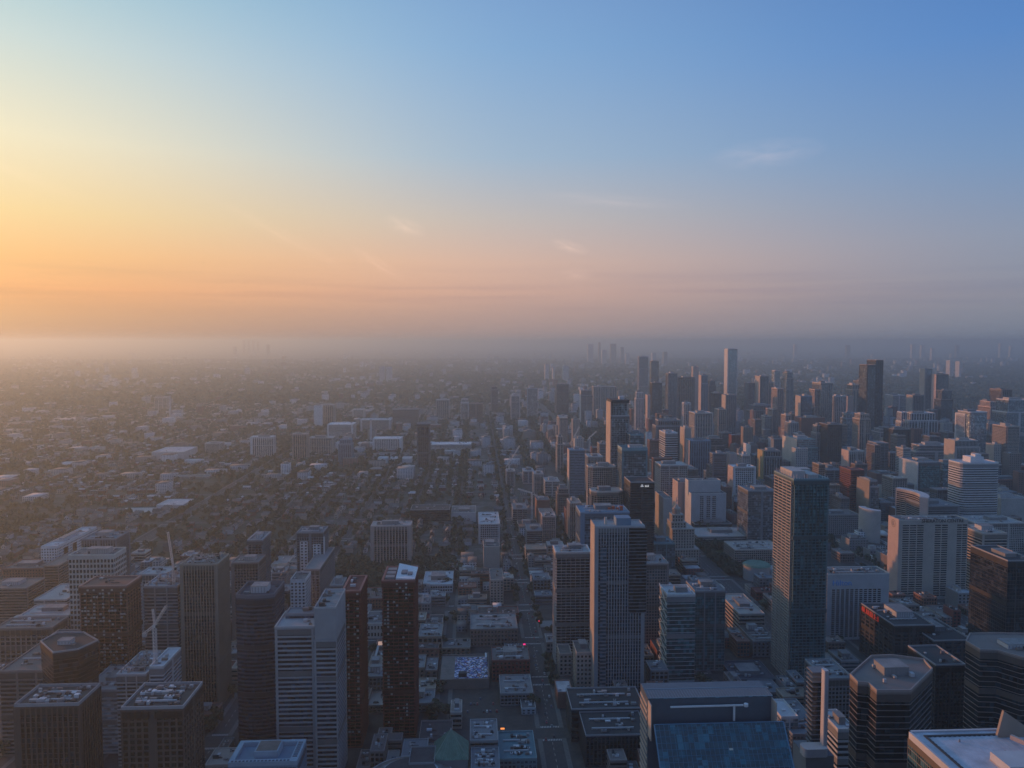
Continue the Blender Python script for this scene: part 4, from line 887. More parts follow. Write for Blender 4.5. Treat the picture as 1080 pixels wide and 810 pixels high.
# ---- curved civic towers and saucer
def curved(name,label,cx,cy,Rr,a0,a1,th,H,conv):
    """arc slab; conv=+1 : blank back wall faces outward"""
    r=thing(name,label,'tower',(cx,cy,0)); k=22; out=[];inn=[]
    for i in range(k+1):
        a=R(a0+(a1-a0)*i/k); out.append((Rr*math.cos(a),Rr*math.sin(a))); inn.append(((Rr-th)*math.cos(a),(Rr-th)*math.sin(a)))
    b=MB(); b.prism(out+inn[::-1],0,H,0,cap=1); b.build('wall',[W('conc'),RF('r2')],r)
    b=MB(); gl=MB(); nf=int(H/3.7)
    inn2=[((Rr-th-.5)*math.cos(R(a0+(a1-a0)*(i+.5)/(k+1))),(Rr-th-.5)*math.sin(R(a0+(a1-a0)*(i+.5)/(k+1)))) for i in range(k+1)]
    inn3=[(x*(Rr-th+.3)/(Rr-th-.5),y*(Rr-th+.3)/(Rr-th-.5)) for x,y in inn2]
    gl.prism(inn3+inn2[::-1],6,H-3); gl.build('curved_glazing',G('gz'),r)
    for f in range(nf):
        i2=[(x*(Rr-th-1.)/(Rr-th-.5),y*(Rr-th-1.)/(Rr-th-.5)) for x,y in inn2]; b.prism(inn3+i2[::-1],6+f*3.5,7.2+f*3.5)
    b.prism(inn3+[(x*(Rr-th-1.5)/(Rr-th-.5),y*(Rr-th-1.5)/(Rr-th-.5)) for x,y in inn2][::-1],H-3,H+.5)
    b.build('floor_bands',W('tan'),r)
    q=MB(); q.prism([(x*1.012,y*1.012) for x,y in out]+[(x*.985,y*.985) for x,y in inn][::-1],H,H+1.6); q.build('roof_rim',W('pale'),r)
    return r
# west tower: convex concrete back to the left; east tower: glazed hollow side to the left
cw=P(926,560,1262); ce=P(950,560,1290)
curved('curved_tower','shorter curved concrete tower with a smooth blank back left of its taller partner','',0,0,0,0,0,0,0) if False else None
r1=curved('curved_tower','shorter curved concrete tower showing its smooth blank back',P(922,560,1262).x+8,1262,32,158,246,10,P(915,537,1255).z,1)
r2=curved('curved_tower','taller curved tower with a hollow side of glowing window rows',P(928,560,1290).x,1292,74,-42,38,12,P(950,519,1300).z,1)
r=thing('saucer_hall','low white saucer roof between the two curved towers','building',(P(946,585,1265).x-4,1290,0)); b=MB(); b.cyl(0,0,6,10,12,24,k=28); b.cyl(0,0,10,14,24,6,k=28); b.build('saucer_roof',W('white'),r,True); b=MB(); b.cyl(0,0,0,6,8,k=16); b.build('base_drum',G('gd'),r)
OCC.append((345,560,1060,1390))
# ---- green pyramid roof and round hall
D=565; cx=P(475,790,D).x; r=thing('low_building','low hall with a green copper pyramid roof at the bottom edge','building',(cx,580,0)); hw_=P(493.5,800,D).x-cx
zb=P(475,803,D).z; za=P(475,769,580).z
b=MB(); b.box(-hw_,hw_,-hw_,hw_,0,zb); b.build('wall',W('slate'),r)
def green():
    m=mat('copper_patina',(.10,.20,.155),.7,.35,.25); return m
b=MB(); n=0; b.v=[(-hw_-.5,-hw_-.5,zb),(hw_+.5,-hw_-.5,zb),(hw_+.5,hw_+.5,zb),(-hw_-.5,hw_+.5,zb),(0,0,za)]; b.f=[(0,1,4),(1,2,4),(2,3,4),(3,0,4),(3,2,1,0)]; b.m=[0]*5; b.build('pyramid_roof',green(),r)
b=MB()
for p in b.v: pass
for (x_,y_) in ((-1,-1),(1,-1),(1,1),(-1,1)): b.bar((x_*(hw_+.5),y_*(hw_+.5),zb),(0,0,za),.45,.3)
for i in range(1,8):
    f=i/8; b.bar((-hw_+2*hw_*f,-hw_-.55,zb+.1),(0+( -hw_+2*hw_*f)*.02,-.1,za-.2),.12,.15)
b.build('roof_ribs',mat('rib_patina',(.20,.28,.23),.7,.2,.3),r)
b=MB(); b.cyl(0,0,za-.6,za+1.2,.7,.2,k=8); b.build('finial',W('conc'),r)
D=560; c_=Pz(432,820,24); r=thing('round_hall','round hall with a pale ring-shaped glass roof left of the green pyramid','building',(c_.x,c_.y,0))
R1=(Pz(432,820,24)-Pz(389,812,24)).length
b=MB(); b.cyl(0,0,0,22,R1*.98,R1*.98,k=56); b.build('wall',W('slate'),r)
b=MB(); b.cyl(0,0,22,27,R1,R1*.62,k=56); b.build('ring_roof',mat('ring_glass',(.13,.15,.14),.35,.2,.2,cell=(2.5,2.5,2.5)),r,True)
b=MB()
for i in range(72): a=2*math.pi*i/72; b.bar((R1*math.cos(a),R1*math.sin(a),22.2),(R1*.62*math.cos(a),R1*.62*math.sin(a),27.2),.18,.25)
ring(b,0,0,27.25,R1*.60,R1*.64,56,'z'); ring(b,0,0,22.3,R1*.985,R1*1.01,56,'z')
b.build('ring_ribs',W('lgrey'),r); b=MB(); b.cyl(0,0,27,28,R1*.6,k=40); b.build('inner_roof',RF('r3'),r); OCC.append((c_.x-R1-3,c_.x+R1+3,c_.y-R1,c_.y+R1+3)); OCC.append((cx-20,cx+20,555,605))
# ---- building with open light-blue frame on the roof, bottom left
D=510; x0=P(241,803,D).x; x1=P(313,803,D).x; H=P(280,803,D).z; r=thing('office_building','block with a light blue rim round a sunken dark roof at the bottom left','building',((x0+x1)/2,D+14,0)); hw_=(x1-x0)/2
poly=rect(-hw_,hw_,-14,14); facade(r,poly,H-3,'grid','blue','gb',3.6,3,0,0,'r3')
fr=mat('rim_blue',(.26,.36,.45),.6,.12,.2)
b=MB()
for (a,b_,c2,d2) in ((-hw_-.3,hw_+.3,-14.3,-11),(-hw_-.3,hw_+.3,11.5,14.3),(-hw_-.3,-hw_+3,-11,11.5),(hw_-5,hw_+.3,-11,11.5)): b.box(a,b_,c2,d2,H-2.9,H)
b.build('roof_rim',fr,r)
b=MB()
for i in range(16): xx=-hw_+1.5+i*(2*hw_-8)/15; b.box(xx,xx+1.4,-13.9,-12.6,H,H+.25)
for i in range(8): yy=-9+i*2.6; b.box(hw_-4,hw_-1,yy,yy+1.2,H,H+.25)
b.build('rim_vents',W('navy'),r)
b=MB(); b.box(-hw_*.35,hw_*.35,-6,9,H-3,H+2.5,0); b.build('plant_box',fr,r); b=MB(); b.box(-hw_*.31,hw_*.31,-5,8,H+2.51,H+2.7,0); b.build('plant_box_louvre',RF('r5'),r)
OCC.append((x0-3,x1+3,D-3,D+30)); SCR.append((241,323,780,900,D))
# ---- domed copper hall in the gardens
c_=Pz(798,594,22); r=thing('round_hall','low round hall with a flat green copper roof among the garden trees','building',(c_.x,c_.y,0)); b=MB(); b.cyl(0,0,0,20,19,k=32); b.build('wall',W('conc'),r); b=MB(); b.cyl(0,0,20,22.2,20,17,k=32); b.build('copper_roof',green(),r)
b=MB(); b.box(16,40,-12,12,0,15); b.build('side_wing',W('conc'),r)
# ---- glass dome roofs right of the wide brown slab
for i,(px,py,w_,lab) in enumerate([(750,497,26,'left green glass roof behind the pale courthouse tower'),(768,500,18,'right green glass roof behind the pale courthouse tower')]):
    c_=Pz(px,py,32); r=thing('glass_roofed_hall',lab,'building',(c_.x,c_.y,0)); b=MB(); b.box(-w_,w_,-26,26,0,28); b.build('wall',W('conc'),r); b=MB()
    b.prism([(-w_,-26),(w_,-26),(w_,26),(-w_,26)],28.02,30); b.prism([(-w_*.7,-18),(w_*.7,-18),(w_*.7,18),(-w_*.7,18)],30,35); b.prism([(-w_*.4,-10),(w_*.4,-10),(w_*.4,10),(-w_*.4,10)],35,38); b.build('green_roof',mat('green_glass_roof',(.10,.22,.20),.4,.25,.2),r); OCC.append((c_.x-w_-3,c_.x+w_+3,c_.y-28,c_.y+28))
# ---- mural roof
D=745; x0=P(464,728,D).x; x1=P(516,728,D).x; r=thing('low_building','low building whose flat roof is covered by speckled blue, white and red paint','building',((x0+x1)/2,775,0)); hw_=(x1-x0)/2; Hm=9
b=MB(); b.box(-hw_,hw_,-30,30,0,Hm); b.build('wall',W('brown'),r)
def mural():
    m=bpy.data.materials.new('speckled_paint'); m.use_nodes=True; nt=m.node_tree; N=nt.nodes; L=nt.links; b=N['Principled BSDF']; b.inputs['Roughness'].default_value=.8
    g=N.new('ShaderNodeNewGeometry'); v=N.new('ShaderNodeTexVoronoi'); v.inputs['Scale'].default_value=.62; L.new(g.outputs['Position'],v.inputs['Vector'])
    sp=N.new('ShaderNodeSeparateColor'); L.new(v.outputs['Color'],sp.inputs[0]); cr=N.new('ShaderNodeValToRGB'); cr.color_ramp.interpolation='CONSTANT'; e=cr.color_ramp.elements
    st=[(0,(.03,.03,.05)),(.25,(.12,.18,.45)),(.42,(.62,.66,.75)),(.55,(.06,.10,.22)),(.7,(.45,.5,.72)),(.82,(.35,.10,.12)),(.90,(.65,.6,.6)),(.95,(.25,.2,.12))]
    while len(e)<len(st): e.new(.5)
    for k,(p,c_) in enumerate(st): e[k].position=p; e[k].color=(*c_,1)
    L.new(sp.outputs[0],cr.inputs[0]); L.new(cr.outputs[0],b.inputs['Base Color']); return m
b=MB(); b.box(-hw_*.42,hw_*.95,-26,24,Hm,Hm+.3); b.build('painted_roof',mural(),r)
b=MB(); b.box(-hw_*.98,-hw_*.45,-28,26,Hm,Hm+.25); b.build('gravel_roof',RF('r5'),r)
b=MB(); b.box(hw_*.97,hw_+.3,-30,30,Hm,Hm+3); b.box(-hw_,hw_,29,30,Hm,Hm+1.5); b.box(-hw_,hw_,-30,-29,Hm,Hm+1.0); b.build('parapet',W('brown'),r)
b=MB(); b.box(hw_*.86,hw_*.93,12,24,Hm+.3,Hm+5); b.build('light_panel',W('white'),r)
b=MB(); b.box(-6,2,-24,-18,Hm+.3,Hm+4); b.build('rooftop_unit',W('dark'),r); OCC.append((x0-2,x1+2,743,807))
# ---- smokestack, white pylon
def simple(name,label,cat,px,py,yb,r0,r1,m,band=True):
    D=CAM_H*F/(yb-360); q=P(px,py,D); r=thing(name,label,cat,(q.x,D,0)); b=MB(); b.cyl(0,0,0,q.z,r0,r1,k=14); b.build('shaft',m,r)
    b=MB(); b.cyl(0,0,q.z,q.z+1.5,r1*1.15,r1*1.15,k=14); b.build('rim',W('dark'),r)
e=getb('very tall slim brown'); r=e[0]; q=MB(); hw=e[3]; q.box(-hw-.5,hw+1.4,-22.8,22.8,e[4],e[4]+5); q.build('crown_band',W('dark'),r); q=MB(); q.box(hw*.1,hw*.7,-8,4,e[4]+5,e[4]+10); q.build('penthouse',W('pale'),r)
simple('smokestack','pale smokestack in the haze beside two distant blocks','chimney',179,417,443,5,3.6,W('lgrey'))
simple('pylon','white pillar beside the blue-black striped tower','pylon',285.5,600,650,1.6,1.4,W('white'))
simple('smokestack','thin pale chimney rising by the college halls left of the lone dark tower','chimney',391,443,464,4,3,W('lgrey'))
# ---- cranes
white=mat('crane_white',(.62,.62,.6),.5,.1,.3); redc=mat('crane_red',(.35,.10,.06),.6,.1,.3)
def lattice(b,p0,p1,w,step=None,t=.28):
    p0=Vector(p0);p1=Vector(p1); d=(p1-p0); L_=d.length; d/=L_; u=d.cross(Vector((0,0,1))); 
    if u.length<.05: u=Vector((1,0,0))
    u.normalize(); v=u.cross(d); n=max(3,int(L_/(step or w*1.2))); c_=[(u*i+v*j)*w/2 for i,j in ((-1,-1),(1,-1),(1,1),(-1,1))]
    for q in c_: b.bar(p0+q,p1+q,t)
    for k in range(n):
        a=p0+d*(L_*k/n); e=p0+d*(L_*(k+1)/n)
        for i in range(4): b.bar(a+c_[i],e+c_[(i+1)%4],t*.7)
def crane(label,base_px,top_py,D,zbase,jib,cjib,m,luff=None,w=2.2,t=.35):
    """base_px,top_py: slewing head pixel; jib/cjib: tip pixels (px,py,dY)"""
    hd=P(base_px,top_py,D); r=thing('tower_crane',label,'crane',(hd.x,D,zbase)); H=hd.z-zbase; o=Vector((hd.x,D,zbase))
    b=MB(); lattice(b,(0,0,0),(0,0,H),w,t=t); b.build('mast',m,r)
    b=MB(); b.box(-1.3,1.3,-1.3,1.3,H,H+2.2); b.build('slewing_ring',m,r)
    b=MB(); b.box(1.3,2.8,-1.6,.4,H+.2,H+2.4); b.build('cab',G('gd'),r)
    j=P(jib[0],jib[1],D+jib[2])-o; b=MB(); lattice(b,(0,0,H+2),tuple(j),w*.7,t=t*.8); b.build('jib',m,r)
    c2=P(cjib[0],cjib[1],D+cjib[2])-o; b=MB(); lattice(b,(0,0,H+2),tuple(c2),w*.7,t=t*.8); b.build('counter_jib',m,r)
    b=MB(); b.box(c2.x-1.6,c2.x+1.6,c2.y-1.2,c2.y+1.2,c2.z-2.5,c2.z+.4); b.build('counterweight',W('conc'),r)
    if luff:
        a=P(luff[0],luff[1],D)-o; b=MB(); lattice(b,(0,0,H+2),tuple(a),w*.5,t=t*.7); b.build('a_frame',m,r)
        b=MB(); b.bar(a,j,.12); b.bar(a,c2,.12); b.build('cable',W('dark'),r)
    return r
e=getb('unfinished tan building'); 
crane('white tower crane with a crossed jib standing over the unfinished tan building',163,662,612,e[4]*.9,(175.5,639,-6),(152.5,668,4),white,luff=(161,642),w=2.2,t=.30)
e=getb('tan ribbed concrete'); crane('slender white luffing crane beside the unfinished rooftop on the left',183,601,735,60,(177,561,-3),(186,603,5),white,luff=(181,588),w=2.,t=.30)
crane('faint thin crane with a raised jib far behind the unfinished rooftop',205,574,1350,0,(209,562,0),(203,577,0),redc,w=2.,t=.4)
crane('slanting pale crane above the unfinished pale tower by the straight street',537,489,1815,40,(548,470,0),(534,492,0),white,luff=(538,482),w=3,t=.7)
crane('level white crane jib crossing in front of the pale window strips',561,521,1420,0,(546,515.5,0),(569,525,0),white,w=2.6,t=.6)
crane('little crane on the roofs beyond the pinkish left hospital tower',607,459,1950,60,(611,450,0),(605,461,0),white,w=3,t=.7)
crane('second little crane right of the one beyond the pinkish hospital tower',622,462,1950,60,(629,455,0),(620,464,0),white,w=3,t=.7)
# unfinished rooftops: rebar columns and forms
for sub in ('tan ribbed concrete','unfinished tan building','pale glassy tower rising'):
    e=getb(sub); r,cx,D,hw,h,a=e; rr=random.Random(3); q=MB(); q.box(-.35,.35,-.35,.35,0,3.4); me=q.mesh('column_stub',W('tan'))
    for i in range(44):
        o_=link(me,'column_stub',r,(rr.uniform(-hw*.9,hw*.9),rr.uniform(-a[5]*.45,a[5]*.45),h)); o_.scale=(1,1,rr.uniform(.6,1.4))
    b=MB()
    for i in range(8):
        b=MB(); x_=rr.uniform(-hw*.8,hw*.6); y_=rr.uniform(-a[5]*.4,a[5]*.3); b.box(x_,x_+rr.uniform(2,6),y_,y_+rr.uniform(1,5),h+3.2,h+3.6); b.build('formwork_panel',W('brown'),r)
# lit signs at street level
def lamp_sign(name,label,px,py,z,w_,h_,col,s,cat='sign'):
    q=Pz(px,py,z); r=thing(name,label,cat,(q.x,q.y,0)); b=MB(); b.box(-w_/2,w_/2,-.2,.2,z-h_/2,z+h_/2); b.build('lit_panel',emis(name+str(px),col,s),r)
    b=MB(); b.box(-w_/2-.2,w_/2+.2,.2,.6,z-h_/2-.2,z+h_/2+.2); b.build('panel_back',W('dark'),r); b=MB(); b.cyl(0,.4,0,z-h_/2,.25,k=8); b.build('post',W('grey'),r)
lamp_sign('lit_sign','glowing magenta-red sign at the straight street corner',553,679.5,12,2.6,1.5,(.8,.03,.20),1.1)
lamp_sign('lit_sign','glowing orange sign in the dark yard above the teal roof',530,768.5,14,3.4,1.3,(.95,.30,.08),1.0)
lamp_sign('lit_sign','small red light under the pale green-grey roof',568.5,655,9,1.2,1.,(.8,.03,.1),1.2)
lamp_sign('billboard','bright peach billboard at the top of a slanting ramp left of the red tower',401,678.5,16,4.6,4,(.85,.52,.40),.35,'billboard')
r=thing('rooftop_screen','tall bright mural strip right of the red tower','billboard',(Pz(443,655,14).x,Pz(443,655,14).y,0)); b=MB(); b.box(-1.6,1.6,-.3,.3,5,19); b.build('panel',mat('mural_strip',(.75,.62,.55),.7,.7,.25),r); b=MB(); b.box(-1.8,1.8,.3,.7,0,19.2); b.build('panel_back',W('dark'),r)
r=thing('ramp','pale slanting ramp left of the tall red tower','ramp',(0,0,0)); b=MB(); q0=Pz(388,724,4); q1=Pz(399,681,14); b.bar(q0,q1,2.2,.8); b.build('deck',W('conc'),r); b=MB()
for f in (.15,.4,.65,.9): q=q0.lerp(q1,f); b.cyl(q.x,q.y,0,q.z-.4,.5,k=8)
b.build('piers',W('grey'),r)
r.location=(0,0,0)
r=thing('low_building','small dull red roof beside the slanting ramp','building',tuple(Pz(389,728,6)-Vector((0,0,6)))); b=MB(); b.box(-6,6,-8,8,0,6); b.build('wall',W('redb'),r); b=MB(); b.box(-6.3,6.3,-8.3,8.3,6,6.5); b.build('roof',mat('roof_red',(.32,.07,.04),.85,.2,.2),r)
# bird
q=P(214,277,420); r=thing('bird','tiny dark bird gliding in the orange sky on the left','bird',tuple(q)); b=MB()
b.v=[(0,-.18,0),(.1,0,.08),(0,.25,0),(-.1,0,.08),(0,0,-.08)]; b.f=[(0,1,3),(1,2,3),(0,4,1),(1,4,2),(2,4,3),(3,4,0)]; b.m=[0]*6; b.build('body',W('dark'),r)
for s in (-1,1): b=MB(); b.v=[(s*.05,-.08,.03),(s*.45,-.02,.16),(s*.8,.14,.05),(s*.05,.12,.03)]; b.f=[(0,1,2,3)]; b.m=[0]; b.build('wing',W('dark'),r)

# pale balcony panels scattered over the two red-brown towers
for sub,dens,k_ in (('tall dark red tower',.20,'mid'),('brown brick tower with checkered',.34,'conc'),('thin dark red-brown',.2,'mid')):
    e=getb(sub); r,cx,D,hw,h,a=e; rr=random.Random(8); q=MB(); q.box(-.9,.9,-.15,.1,-.8,.8); me=q.mesh('balcony_panel',W(k_)); nn_=0
    for j in range(int(h/3.1)-1,3,-1):
        for i in range(int(2*hw/2.6)):
            if rr.random()<dens*(1.6 if i%3==1 else .5) and nn_<100: link(me,'balcony_panel',r,(-hw+1.5+i*2.6,-a[5]/2-1.35,j*3.1+1.6)); nn_+=1

e=getb('pale concrete courthouse'); r=e[0]
for u0,u1 in ((738,742),(745,749),(751,755)):
    wins(r,(P(u0,540,1400).x,1400),(P(u1,540,1400).x,1400),P(740,552,1400).z,P(740,523,1400).z,2,14,.8,.62,gwin,90)
vol(e,726,760,507,1416,22,'blank','lgrey','gd',yb=522,n=3)
e=getb('white banded tower with rounded'); r=e[0]; q=MB(); q.box(-12,12,-10,12,e[4],e[4]+10); q.build('penthouse',W('white'),r); q=MB(); q.box(-1,10,-6,6,e[4]+10,e[4]+14); q.build('upper_penthouse',W('white'),r)
# ------------------------------------------------------------- occupancy
GX0,GY0,CS=-4000,400,4.0; GNX,GNY=2000,1650
occ=np.zeros((GNY,GNX),bool)
def mark(x0,x1,y0,y1):
    i0=max(0,int((x0-GX0)//CS)); i1=min(GNX,int((x1-GX0)//CS)+1); j0=max(0,int((y0-GY0)//CS)); j1=min(GNY,int((y1-GY0)//CS)+1)
    if i1>i0 and j1>j0: occ[j0:j1,i0:i1]=True
def free(x0,x1,y0,y1):
    i0=int((x0-GX0)//CS); i1=int((x1-GX0)//CS)+1; j0=int((y0-GY0)//CS); j1=int((y1-GY0)//CS)+1
    if i0<0 or j0<0 or i1>GNX or j1>GNY: return True
    return not occ[j0:j1,i0:i1].any()
for o_ in OCC: mark(*o_)
for x,w in NS: mark(x-w/2+1,x+w/2-1,420,4200)
for y,w in EW: mark(-3200,3200,y-w/2+1,y+w/2-1)
PARKS=[(374,412,1110,1330),(-10,24,690,730),(415,470,1160,1290)]
GREEN=[(372,430,1085,1335),(-210,-35,1095,1200),(-1000,-820,1280,1500),(330,480,2150,2900),(-210,-130,980,1070)]
for p in PARKS+GREEN: mark(*p)
SCRS=sorted(SCR,key=lambda s:s[4])
def hidden(px,py,D):
    for xl,xr,yt,yb,d in SCRS:
        if d>=D-5: break
        if xl+1<px<xr-1 and yt+1<py<yb: return True
    return False
def onscreen(px,py,m=6): return -m<px<1080+m and 330<py<810+m
LM=[(49,735,'the dark corner tower'),(160,738,'the vent-covered dark tower'),(20,675,'the long gridded building'),(109,620,'the brick balcony tower'),(96,595,'the cream gridded tower'),(165,655,'the crossed white crane'),(210,597,'the unfinished rooftop'),(268,600,'the blue-black striped tower'),(270,640,'the rounded dark blue tower'),(327,575,'the black tower with white strips'),(328,660,'the pale banded office'),(412,565,'the pink slab tower'),(420,625,'the tall red tower'),(394,665,'the old theatre front'),(462,625,'the light grey office block'),(453,682,'the big-windowed warehouse'),(520,675,'the long brown warehouse'),(490,715,'the speckled painted roof'),(475,788,'the green pyramid roof'),(510,770,'the white-rimmed dark roof'),(575,665,'the pale green-grey roof'),(604,590,'the grey balcony tower'),(655,640,'the blue ribbed slab'),(638,500,'the rounded tan tower'),(652,430,'the very tall slim tower'),(670,485,'the green glass tower'),(677,520,'the dark tower with white letters'),(720,585,'the stepped stone tower'),(732,650,'the braced teal office'),(748,530,'the pale courthouse tower'),(803,535,'the smooth glass office'),(847,600,'the tallest teal tower'),(905,620,'the pale hotel slab'),(985,590,'the concrete hotel slab'),(930,545,'the curved towers'),(1035,520,'the white banded tower'),(1050,560,'the tan banded office'),(812,485,'the golden-walled tower'),(850,475,'the pink-walled glass office'),(878,465,'the black box tower'),(904,495,'the ribbed teal-capped tower'),(923,415,'the twin-topped tower'),(975,440,'the wide grey slab'),(980,510,'the dark green glass office'),(1033,445,'the rounded blue glass tower'),(740,445,'the square brown slab'),(703,455,'the white-roofed dark slab'),(738,475,'the blue hospital block'),(453,545,'the black flat office'),(516,555,'the white cluttered roof'),(446,455,'the lone lattice tower'),(408,467,'the white college hall'),(478,470,'the white sports hall'),(416,485,'the three bright roofs'),(316,463,'the brown apartment block'),(276,465,'the pale apartment slab'),(177,475,'the broad arena roof'),(200,505,'the long low school'),(80,575,'the long white slab'),(180,536,'the pale sloping hall'),(140,548,'the pale-rimmed complex'),(30,555,'the brown school block'),(73,492,'the pale hazy roof'),(538,505,'the slanting crane'),(562,520,'the level crane jib'),(609,490,'the blue-fronted tower'),(574,560,'the pinkish balcony block'),(240,520,'the slanting avenue'),(798,600,'the green copper roof'),(765,575,'the broad courthouse')]
def rel(px,py):
    b=min(LM,key=lambda l:((l[0]-px)*.8)**2+((l[1]-py)*1.1)**2); dx=px-b[0]; dy=py-b[1]
    if abs(dx)>1.6*abs(dy): return ('left of ' if dx<0 else 'right of ')+b[2]
    return ('beyond ' if dy<0 else 'in front of ')+b[2]
ORD=['','second','third','fourth','fifth','sixth','seventh','eighth','ninth','tenth','eleventh','twelfth','thirteenth','fourteenth','fifteenth','sixteenth','seventeenth','eighteenth','nineteenth','twentieth']
def assign(items,group):
    """items: (obj, px, py, look). unique labels: look + relation + order from the left"""
    cl={}
    for it in items: cl.setdefault((it[3],rel(it[1],it[2])),[]).append(it)
    for (look,rl),L_ in cl.items():
        L_.sort(key=lambda i:i[1])
        for k,it in enumerate(L_):
            if len(L_)==1: s=f'{look} {rl}'
            elif k==0: s=f'leftmost {look} {rl}'
            elif k==len(L_)-1 and k>1: s=f'rightmost {look} {rl}'
            else: s=f'{ORD[k] if k<len(ORD) else "far"} {look} from left, {rl}'
            s=s.replace(' gabled','') if len(s.split())>16 else s
            for a_,b_ in ((' with ',', '),(' from left,',' counting rightward,'),('narrow ','thin ')):
                if len(s.split())>16: s=s.replace(' from left,',' rightward,')
            if len(s.split())>16: s=s.replace(' with ',' under ').replace(' roof ',' roof ').replace('red brick','brick').replace('red-brown','brown').replace('light grey','pale').replace('pale grey','pale').replace('the black tower with white strips','the white-striped tower').replace('the dark tower with white letters','the white-lettered tower')
            it[0]['label']=s; it[0]['group']=group
            if len(s.split())>16: print('LL',s)
# ------------------------------------------------------------- low city blocks, individually
blocks=[]
def lot_rows():
    xs=sorted([(x-w/2-3,x+w/2+3) for x,w in NS]); ys=sorted([(y-w/2-2,y+w/2+2) for y,w in EW])
    xe=[-1500,-1330,-1160,-1000,-860,-730]; xs=[(x-8,x+8) for x in xe]+xs+[(x-8,x+8) for x in (1120,1250,1380,1520,1680,1850)]
    for j in range(-1,len(ys)-1):
        y0=560 if j<0 else ys[j][1]; y1=ys[j+1][0]
        for i in range(len(xs)-1):
            x0=xs[i][1]; x1=xs[i+1][0]
            if y0>2900: continue
            yield x0,x1,y0,y1
def urban(x,y): 
    if y<1080: return True
    if x>70 and y<1500: return True
    if x>240 and y<3000: return True
    return abs(x+570)<40 and y<2400 or (y<1240 and x>-560)
rb=random.Random(11)
for (x0,x1,y0,y1) in lot_rows():
    cy=(y0+y1)/2
    if not urban((x0+x1)/2,cy): continue
    y=y0+1
    while y<y1-12:
        d=rb.uniform(13,34) if y<1150 else rb.uniform(18,44); d=min(d,y1-y-1)
        if y1-(y+d)<14: d=y1-y-1
        x=x0+1
        while x<x1-10:
            w=rb.uniform(8,26) if y<1150 else rb.uniform(13,36); w=min(w,x1-x-1)
            if x1-(x+w)<10: w=x1-x-1
            if rb.random()<.93 and free(x+2.5,x+w-2.5,y+2.5,y+d-2.5):
                h=rb.choice([7,8,9,11,12,14,17,22]) if y<1300 else rb.choice([10,14,18,24,32,45])
                if x>250 and y>1300: h*=rb.choice([1,1.3,2.2])
                blocks.append((x+.4,x+w-.4,y+.4,y+d-.4,h))
            x+=w+rb.choice([0,0,0,3])
        y+=d+rb.choice([0,0,4])
vis=[]
for b in blocks:
    cx=(b[0]+b[1])/2; px,py=proj(cx,b[2],b[4]); pxt,pyt=proj(cx,(b[2]+b[3])/2,b[4])
    if onscreen(px,py) and not (hidden(px,py,b[2]) and hidden(pxt,pyt,b[2])):
        area=(b[1]-b[0])/b[2]*((b[3]-b[2])*CAM_H/b[2]**2+b[4]/b[2]); vis.append((area,b,px,py))
vis.sort(key=lambda v:-v[0]); print('LONG',[ (o.name,o['label']) for o in COL.objects if 'label' in o and len(o['label'].split())>16]); print('blocks',len(blocks),'visible',len(vis))
BW=[('brick','red-brown'),('brown','brown'),('grey','grey'),('ochre','tan-brown'),('slate','slate-grey'),('conc','pale concrete'),('redb','dark red'),('tan','tan')]
BR=[('r1','grey'),('r2','light grey'),('r3','dark'),('r4','white'),('r5','brown')]
items=[]
for area,b,px,py in vis[:300]:
    x0,x1,y0,y1,h=b; w=x1-x0; d=y1-y0; cx=(x0+x1)/2; cy=(y0+y1)/2; hw=w/2; hd=d/2
    wk=rb.choices(BW,[4,6,4,4,4,1,3,2] if y0<1150 else [3,3,5,3,4,5,1,4])[0]; rk=rb.choices(BR,[4,2,7,.5,5] if y0<1150 else [4,4,5,1,3])[0]
    tall=h>30; look=('tall ' if tall else 'wide ' if w>30 else 'small ' if w<18 else '')+f'{wk[1]} block with {rk[1]} roof'
    r=thing('mid_rise_block' if tall else 'low_rise_block','x','building',(cx,cy,0)); poly=rect(-hw,hw,-hd,hd)
    lsh=rb.random()<.3 and w>20 and d>20
    if lsh: poly=[(-hw,-hd),(hw,-hd),(hw,hd*.1),(hw*.05,hd*.1),(hw*.05,hd),(-hw,hd)]
    st=rb.choices(['grid','punchy','bands','thick'],[5,4,2,2])[0]
    if st=='punchy':
        facade(r,poly,h,'blank',wk[0],'gd',3.6,3.4,0,1.0,rk[0])
        if y0<1000:
            nr=max(1,int(h/3.9)); nc=max(2,int(w/4.2)); wins(r,(x0,y0),(x1,y0),.8,h-.6,nc,nr,.45,.5,gwin,40)
        else:
            q=MB(); nr=max(1,int(h/3.9)); nc=max(2,int(w/4.4))
            for i in range(nc):
                for j in range(nr): xx=-hw+(i+.5)*w/nc; zz=(j+.5)*h/nr; q.box(xx-.9,xx+.9,-hd-.05,-hd+.2,zz-.9,zz+.9)
            tag(q.build('windows',gwin,r),kind='stuff')
    else: facade(r,poly,h,st,wk[0],rb.choice(['gd','gz','gs']),3.7,rb.uniform(3,5),0,1.0,rk[0])
    roof_kit(r,-hw*.8,0 if lsh else hw*.8,-hd*.8,hd*.8,h,rb.randint(4,10) if y0<1150 else rb.randint(1,5) if y0<1300 else rb.randint(0,2),rb.random()<.35,seed=int(cx*13+cy))
    mark(x0-1,x1+1,y0-1,y1+1); items.append((r,px,py,look))
assign(items,'low and mid-rise city blocks between the towers')
